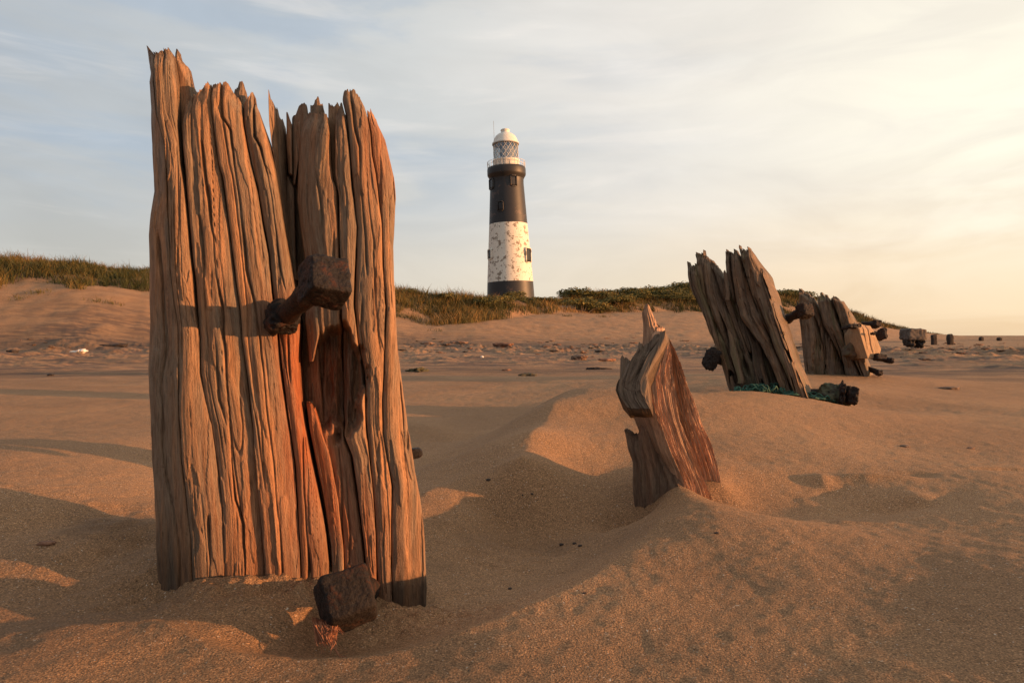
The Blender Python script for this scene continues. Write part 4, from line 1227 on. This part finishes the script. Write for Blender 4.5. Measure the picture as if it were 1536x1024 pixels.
        g = Geo(); V, Q = bx(c - er * .02, wd - .004, h + .05, .10); g.add(V, Q); pn = g.build('pane', md, None, False); pn.parent = fr


build_lighthouse()


# ---------------------------------------------------------------- dune grass and shrubs
def leaf_mat(name, cols, rough=.75):
    m, t, b = new_mat(name)
    tint = t.node('ShaderNodeAttribute', attribute_name='tint').outputs['Fac']
    t.put(b.inputs['Base Color'], t.ramp(tint, [(i / (len(cols) - 1), c) for i, c in enumerate(cols)]))
    b.inputs['Roughness'].default_value = rough; b.inputs['Specular IOR Level'].default_value = .2
    return m


M_GRASS = leaf_mat('marram_grass', [(.040, .048, .016), (.085, .080, .026), (.17, .115, .036), (.28, .165, .055), (.38, .23, .09)])
M_SHRUB = leaf_mat('shrub_leaves', [(.075, .072, .024), (.130, .122, .036), (.20, .165, .052), (.29, .20, .07)])
M_BARK = plain_mat('shrub_stem', (.10, .07, .05), .85, .4, 20, .002)


def blades(x, y, h, lean, width, rg, tint):
    """x, y arrays of roots; returns one mesh of bent blades"""
    n = len(x); z = ground_z(x, y) - .05
    a = rg.random(n) * 2 * math.pi
    dx, dy = np.cos(a), np.sin(a)
    ln = lean * (.3 + rg.random(n))
    wx, wy = -np.sin(a + .6 * rg.normal(size=n)), np.cos(a)
    P = []
    for f, wf in ((0, 1.0), (.55, .8), (1.0, .08)):
        cx = x + dx * ln * h * f ** 2 - .10 * h * f ** 2; cy = y + dy * ln * h * f ** 2; cz = z + h * f * (1 - .25 * ln * f)
        hw = width * wf * .5
        P.append(np.stack([cx - wx * hw, cy - wy * hw, cz], -1)); P.append(np.stack([cx + wx * hw, cy + wy * hw, cz], -1))
    V = np.stack(P, 1).reshape(-1, 3)
    k = np.arange(n)[:, None] * 6
    Q = np.concatenate([k + np.array([0, 1, 3, 2]), k + np.array([2, 3, 5, 4])])
    tt = np.repeat(tint, 6) + np.tile([-.10, -.10, 0, 0, .12, .12], n)
    return V, Q, np.clip(tt, 0, 1)


def build_grass():
    rg = np.random.default_rng(77); G = Geo()
    n = 26000
    u = rg.uniform(-260, 1420, n); f = rg.random(n)
    az = np.arctan((u - CX) / F)
    g = lambda k: np.interp(az, DUNE_AZ, DUNE[:, k])
    Dg, Dc = g(4), g(2)
    edge = 1.6 * fbm2(u * .02, u * 0, 3, 81)
    yy = Dg - 1.2 + edge * 1.2 + (Dc + 8.2 - Dg) * f ** .85
    x = yy * np.tan(az); y = yy
    cl = fbm2(x * .30, y * .30, 3, 83)
    keep = cl > -.42
    keep &= rg.random(n) < np.where(u > 1290, .55, 1.0)
    x, y, cl, yy, u, f = (q[keep] for q in (x, y, cl, yy, u, f))
    hh = (.66 + .36 * cl) * (1 - .22 * (u < 260)) * (.55 + .95 * rg.random(len(x)) ** 1.5) * np.clip(1.05 - sstep(1280, 1420, u) * .75, .2, 1)
    tn = .36 + .33 * fbm2(x * .22, y * .22, 3, 87) + .10 * rg.normal(size=len(x)) - .06 * sstep(860, 960, u)
    for j in range(7):
        m = len(x); jx = x + rg.normal(size=m) * .16; jy = y + rg.normal(size=m) * .16
        V, Q, t = blades(jx, jy, hh * (.6 + .6 * rg.random(m)), .75, .030 * np.clip(yy / 48, 1, 2), rg, np.clip(tn + .12 * rg.normal(size=m), 0, 1))
        G.add(V, Q, None, tint=t)
    # stray tufts on the sand slope
    for (u0, v0, d0, cnt) in [(59, 433, 37, 60), (170, 451, 36, 40), (148, 446, 36, 30), (30, 440, 36, 30), (905, 478, 60, 40), (850, 470, 58, 40), (660, 497, 42, 20)]:
        x0, y0, _ = W(u0, v0, d=d0)
        jx = x0 + rg.normal(size=cnt) * .28; jy = y0 + rg.normal(size=cnt) * .2
        V, Q, t = blades(jx, jy, .30 * (.6 + .6 * rg.random(cnt)), .9, .03, rg, np.full(cnt, .35)); G.add(V, Q, None, tint=t)
    o = G.build('dune_grass', M_GRASS, None, False)
    tag(o, 'olive and straw coloured marram grass covering the dunes', 'grass', kind='stuff')


build_grass()


def shrub_proto(seed, nleaf=1500):
    rg = np.random.default_rng(seed); G = Geo()
    lobes = [(rg.normal() * .42, rg.normal() * .30, .40 + .30 * rg.random(), .30 + .22 * rg.random()) for _ in range(9)]
    P, Tn = [], []
    for (lx, ly, lz, lr) in lobes:
        m = nleaf // 9
        d = rg.normal(size=(m, 3)); d /= np.linalg.norm(d, axis=1)[:, None]; d[:, 2] = np.abs(d[:, 2]) * 1.0 - .25
        r = lr * (.55 + .5 * rg.random(m)) * (1 + .3 * vn3(d * 2.5 + seed, seed))
        P.append(np.array([lx, ly, lz]) + d * r[:, None]); Tn.append(np.clip(.3 + .25 * rg.normal() + .2 * rg.normal(size=m), 0, 1))
    P = np.concatenate(P); Tn = np.concatenate(Tn); m = len(P)
    a = rg.normal(size=(m, 3)); a /= np.linalg.norm(a, axis=1)[:, None]; b = np.cross(a, rg.normal(size=(m, 3))); b /= np.linalg.norm(b, axis=1)[:, None]
    s = (.035 + .035 * rg.random(m))[:, None]
    V = np.stack([P - a * s, P + b * s * .5, P + a * s, P - b * s * .5], 1).reshape(-1, 3)
    G.add(V, np.arange(m * 4).reshape(-1, 4), None, tint=np.repeat(Tn, 4))
    crown = G.build('crown', M_SHRUB, None, False)
    g = Geo()
    for (lx, ly, lz, lr) in lobes[:5]:
        Vt, Qt, Tt = rough_tube([(lx * .1, ly * .1, -.2), (lx * .5, ly * .5, lz * .5), (lx, ly, lz)], [.03, .02, .008], 5); g.add(Vt, Qt, Tt)
    st = g.build('stem', M_BARK)
    return crown, st


def build_shrubs():
    rg = np.random.default_rng(9)
    protos = [shrub_proto(400 + i) for i in range(4)]
    spots = []
    for u in np.arange(858, 1210, 7.5):
        spots.append((u + rg.normal() * 3, rg.uniform(-6, 5), 1))
    for u in np.arange(870, 1075, 9):
        spots.append((u + rg.normal() * 3, rg.uniform(-16, -8), 0))
    for u in (612, 668, 690, 722, 748, 760, 772, 792, 806, 815, 826):
        spots.append((u + rg.normal() * 3, rg.uniform(-8, 1), 2))
    used = [False] * 4
    for i, (u, dd, kind) in enumerate(spots):
        az = math.atan((u - CX) / F)
        D = float(np.interp(az, DUNE_AZ, DUNE[:, 2])) + dd
        x, y = D * math.tan(az), D
        r = thing('shrub', 'low dark green shrub growing on the dune ridge right of the lighthouse' if kind != 2 else 'small green shrub among the dune grass around the lighthouse foot', 'shrub', (x, y, gz(x, y) - .05),
                  'shrubs on the far dune ridge' if kind != 2 else 'shrubs around the lighthouse foot')
        k = i % 4
        s = (1.5 if kind == 1 else 1.35 if kind == 0 else 1.1) * rg.uniform(.75, 1.35) * (1.25 if u > 960 and kind == 1 else 1)
        r.scale = (s * 1.6, s * 1.2, s * rg.uniform(.55, .85)); r.rotation_euler = (0, 0, rg.uniform(0, 6.28))
        for p in protos[k]:
            if not used[k]:
                p.parent = r
            else:
                c = p.copy(); COL.objects.link(c); c.parent = r
        used[k] = True
    # one rounded bush standing clear on the skyline
    az = math.atan((848 - CX) / F); D = 80.0; x, y = D * math.tan(az), D
    r = thing('shrub', 'small rounded bush standing clear on the skyline just right of the lighthouse', 'shrub', (x, y, gz(x, y) + .1)); r.scale = (1.1, 1.0, 1.0)
    for p in protos[1]:
        c = p.copy(); COL.objects.link(c); c.parent = r


build_shrubs()


# ---------------------------------------------------------------- things lying on the beach
M_DW = plain_mat('driftwood_grey', (.20, .13, .09), .85, .5, 18, .006)
M_DWD = plain_mat('driftwood_dark', (.045, .032, .026), .85, .4, 18, .006)
M_ROCK = plain_mat('brown_rock', (.25, .15, .10), .85, .4, 9, .01)
M_CLAY = plain_mat('red_brick_clay', (.25, .125, .075), .85, .4, 14, .006)
M_WHITE = plain_mat('white_plastic', (.80, .78, .74), .45, .12, 20, .002)
M_CONC = plain_mat('dark_concrete', (.14, .11, .09), .85, .4, 6, .01)


def lying(name, label, cat, u, v, wpx, hpx, mat, depth=None, seed=0, p=3.0, group=None, roll=None, z=0.0, amp=.22, n=12):
    x, d, zz = ray_ground(u, v)
    m = d / F
    hw, hh = wpx * m / 2, hpx * m / 2 * .8
    a = roll if roll is not None else random.uniform(-.12, .12)
    V, Q = rough_box((0, 0, hh * .35), ((math.cos(a), math.sin(a), .02), (-math.sin(a), math.cos(a), 0), (0, 0, 1)), (hw, depth or hw * .7, hh), p, n, hh * amp * 1.5, seed, 1.6 / max(hw, .01))
    o = make_mesh(name, V, Q, mat); o.location = (x, d, zz)
    return tag(o, label, cat, group)


def beach_finds():
    L = lying
    L('litter', 'crumpled white plastic litter on the beach left of the big posts', 'litter', 118, 529, 18, 7, M_WHITE, None, 1, 2.2, amp=.5, n=16)
    L('driftwood', 'long dark driftwood log on the tide line left of the big posts', 'driftwood', 172, 520, 32, 7, M_DWD, .12, 2, 2.6, roll=.05, amp=.4)
    L('driftwood', 'dark flat driftwood piece near the left picture edge', 'driftwood', 18, 528, 15, 6, M_DWD, None, 3, 2.6)
    L('stone', 'dark lone stone on smooth sand below the white litter', 'stone', 76, 563, 11, 5, M_DWD, None, 4, 2.4)
    L('rock', 'squarish brown rock on the beach between lighthouse and stump', 'rock', 869, 539, 17, 11, M_ROCK, None, 5, 3.5, amp=.35)
    L('driftwood', 'thin dark stick lying left of the small stump', 'driftwood', 895, 554, 33, 6, M_DWD, .06, 6, 2.4, roll=-.1, amp=.5)
    L('rock', 'low rust brown rock beside the stump', 'rock', 910, 541, 26, 7, M_CLAY, None, 7, 2.5)
    L('rock', 'long pale flat rock on the tide line just right of the posts', 'rock', 641, 516, 20, 6, M_ROCK, None, 8, 2.8)
    L('rock', 'orange flat slab of clay on the tide line under the lighthouse', 'rock', 755, 520, 30, 8, M_CLAY, None, 9, 2.6)
    L('rock', 'brown slab left of the orange clay slab', 'rock', 688, 515, 26, 5, M_ROCK, None, 10, 2.6)
    L('weed', 'small weed tuft with a pale shell right of the big posts', 'weed', 626, 557, 26, 8, plain_mat('dry_weed', (.11, .10, .055), .9, .5, 30, .01), None, 11, 2.0, amp=.6)
    L('weed', 'low weed tuft on sand below the lighthouse', 'weed', 795, 564, 22, 6, plain_mat('dry_weed_dark', (.10, .085, .05), .9, .5, 30, .01), None, 12, 2.0, amp=.6)
    L('shell', 'tiny white shell on the sand below the lighthouse', 'shell', 723, 536, 5, 4, M_WHITE, None, 13, 2.2)
    L('shell', 'tiny white shell on the weed tuft', 'shell', 626, 555, 5, 4, M_WHITE, None, 14, 2.2, z=.02)
    L('rock', 'orange lump of clay near the tide line left of the stump', 'rock', 760, 556, 14, 4, M_CLAY, None, 15, 2.4)
    L('stone', 'small dark stone on open sand right of the stump', 'stone', 1357, 670, 12, 4, M_DW, None, 16, 2.6)
    L('stone', 'small brown stone near the right picture edge', 'stone', 1455, 673, 10, 4, M_ROCK, None, 17, 2.4)
    L('driftwood', 'low driftwood piece far right behind the straps', 'driftwood', 1420, 583, 26, 5, M_DW, None, 18, 2.6)
    L('stone', 'red stone half sunk in the shaded sand left of the big posts', 'stone', 71, 815, 22, 9, M_CLAY, None, 19, 2.3)
    for i, (u, v, w, h) in enumerate([(843, 818, 7, 5), (862, 816, 6, 4), (870, 819, 6, 4), (765, 884, 6, 4), (877, 891, 7, 4), (733, 721, 7, 4), (784, 746, 4, 3), (798, 745, 4, 3), (1075, 800, 6, 4)]):
        L('pebble', 'tiny dark pebble in the sandy hollow between post and stump', 'pebble', u, v, w, h, M_DWD, None, 30 + i, 2.3, 'pebbles in the hollow', n=7)
    # blocks and posts out on the right
    def block(name, label, cat, u, vb, wpx, vtop, d, seed, mat=M_CONC, p=7, group=None):
        x = (u - CX) / F * d; z = gz(x, d); m = d / F; h = CAMZ + (HV - vtop) * m - z
        V, Q = rough_box((0, 0, h * .45), ((1, 0, .05), (0, 1, 0), (-.05, 0, 1)), (wpx * m / 2, wpx * m / 2.4, h * .55), p, 16, wpx * m * .035, seed, 3.0)
        o = make_mesh(name, V, Q, mat); o.location = (x, d, z); return tag(o, label, cat, group)
    r = thing('broken_block', 'square dark broken block with two worn feet far out on the right', 'block', ((1371 - CX) / F * 24, 24, gz((1371 - CX) / F * 24, 24)))
    m = 24 / F; zb = r.location.z
    V, Q = rough_box(W(1370, 501.5, d=24), ((1, 0, 0), (0, 1, 0), (0, 0, 1)), (14.5 * m, .3, 8.5 * m), 9, 18, .016, 91, 6); g = Geo(); g.add(V, Q); g.build('slab', M_CONC, r)
    for uu, ww in ((1363, 7), (1379, 4)):
        V, Q = rough_box(W(uu, 513, d=24), ((1, 0, 0), (0, 1, 0), (0, 0, 1)), (ww * m, .2, 7 * m), 3, 14, .04, 92 + ww, 5); g = Geo(); g.add(V, Q); g.build('foot', M_DWD, r)
    block('post_stub', 'small dark post stub right of the broken block', 'post', 1401, 510, 7, 502, 40, 94, M_DWD)
    block('post_stub', 'rounded dark post stub, tallest beyond the broken block', 'post', 1425, 510, 9, 500.5, 40, 95, M_DWD, 3)
    block('post_stub', 'tiny far dark post stub near the horizon, left of two', 'post', 1472, 508, 6, 505, 70, 96, M_DWD, 4)
    block('post_stub', 'tiny far dark post stub near the horizon, close to the picture edge', 'post', 1499, 508, 7, 505.6, 70, 97, M_DWD, 3)
    # scraps along the tide line
    rg = np.random.default_rng(21)
    centres = [(rg.uniform(-20, 1520), 510 + 16 * rg.random()) for _ in range(34)]
    for i in range(360):
        cu = centres[rg.integers(len(centres))]; u = cu[0] + rg.normal() * 38; v = max(cu[1] + rg.normal() * 4.5, 507) + (16 * rg.random() ** 5)
        if 225 < u < 600: continue
        if 925 < u < 1040 and v > 515: continue
        if u > 1040 and v < 514: v += 12
        w = (2.5 + 10 * rg.random() ** 3) * (.7 + (v - 505) / 70); h = w * rg.uniform(.12, .32)
        mt = [M_DW, M_DWD, M_DWD, M_ROCK, M_CLAY, M_CLAY, M_DW][rg.integers(7)]
        L('beach_scrap', 'small scrap of driftwood or clay scattered along the tide line', 'debris', u, v, w, h, mt, None, 500 + i, 2.5, 'scraps along the tide line', amp=.75, n=8)


beach_finds()
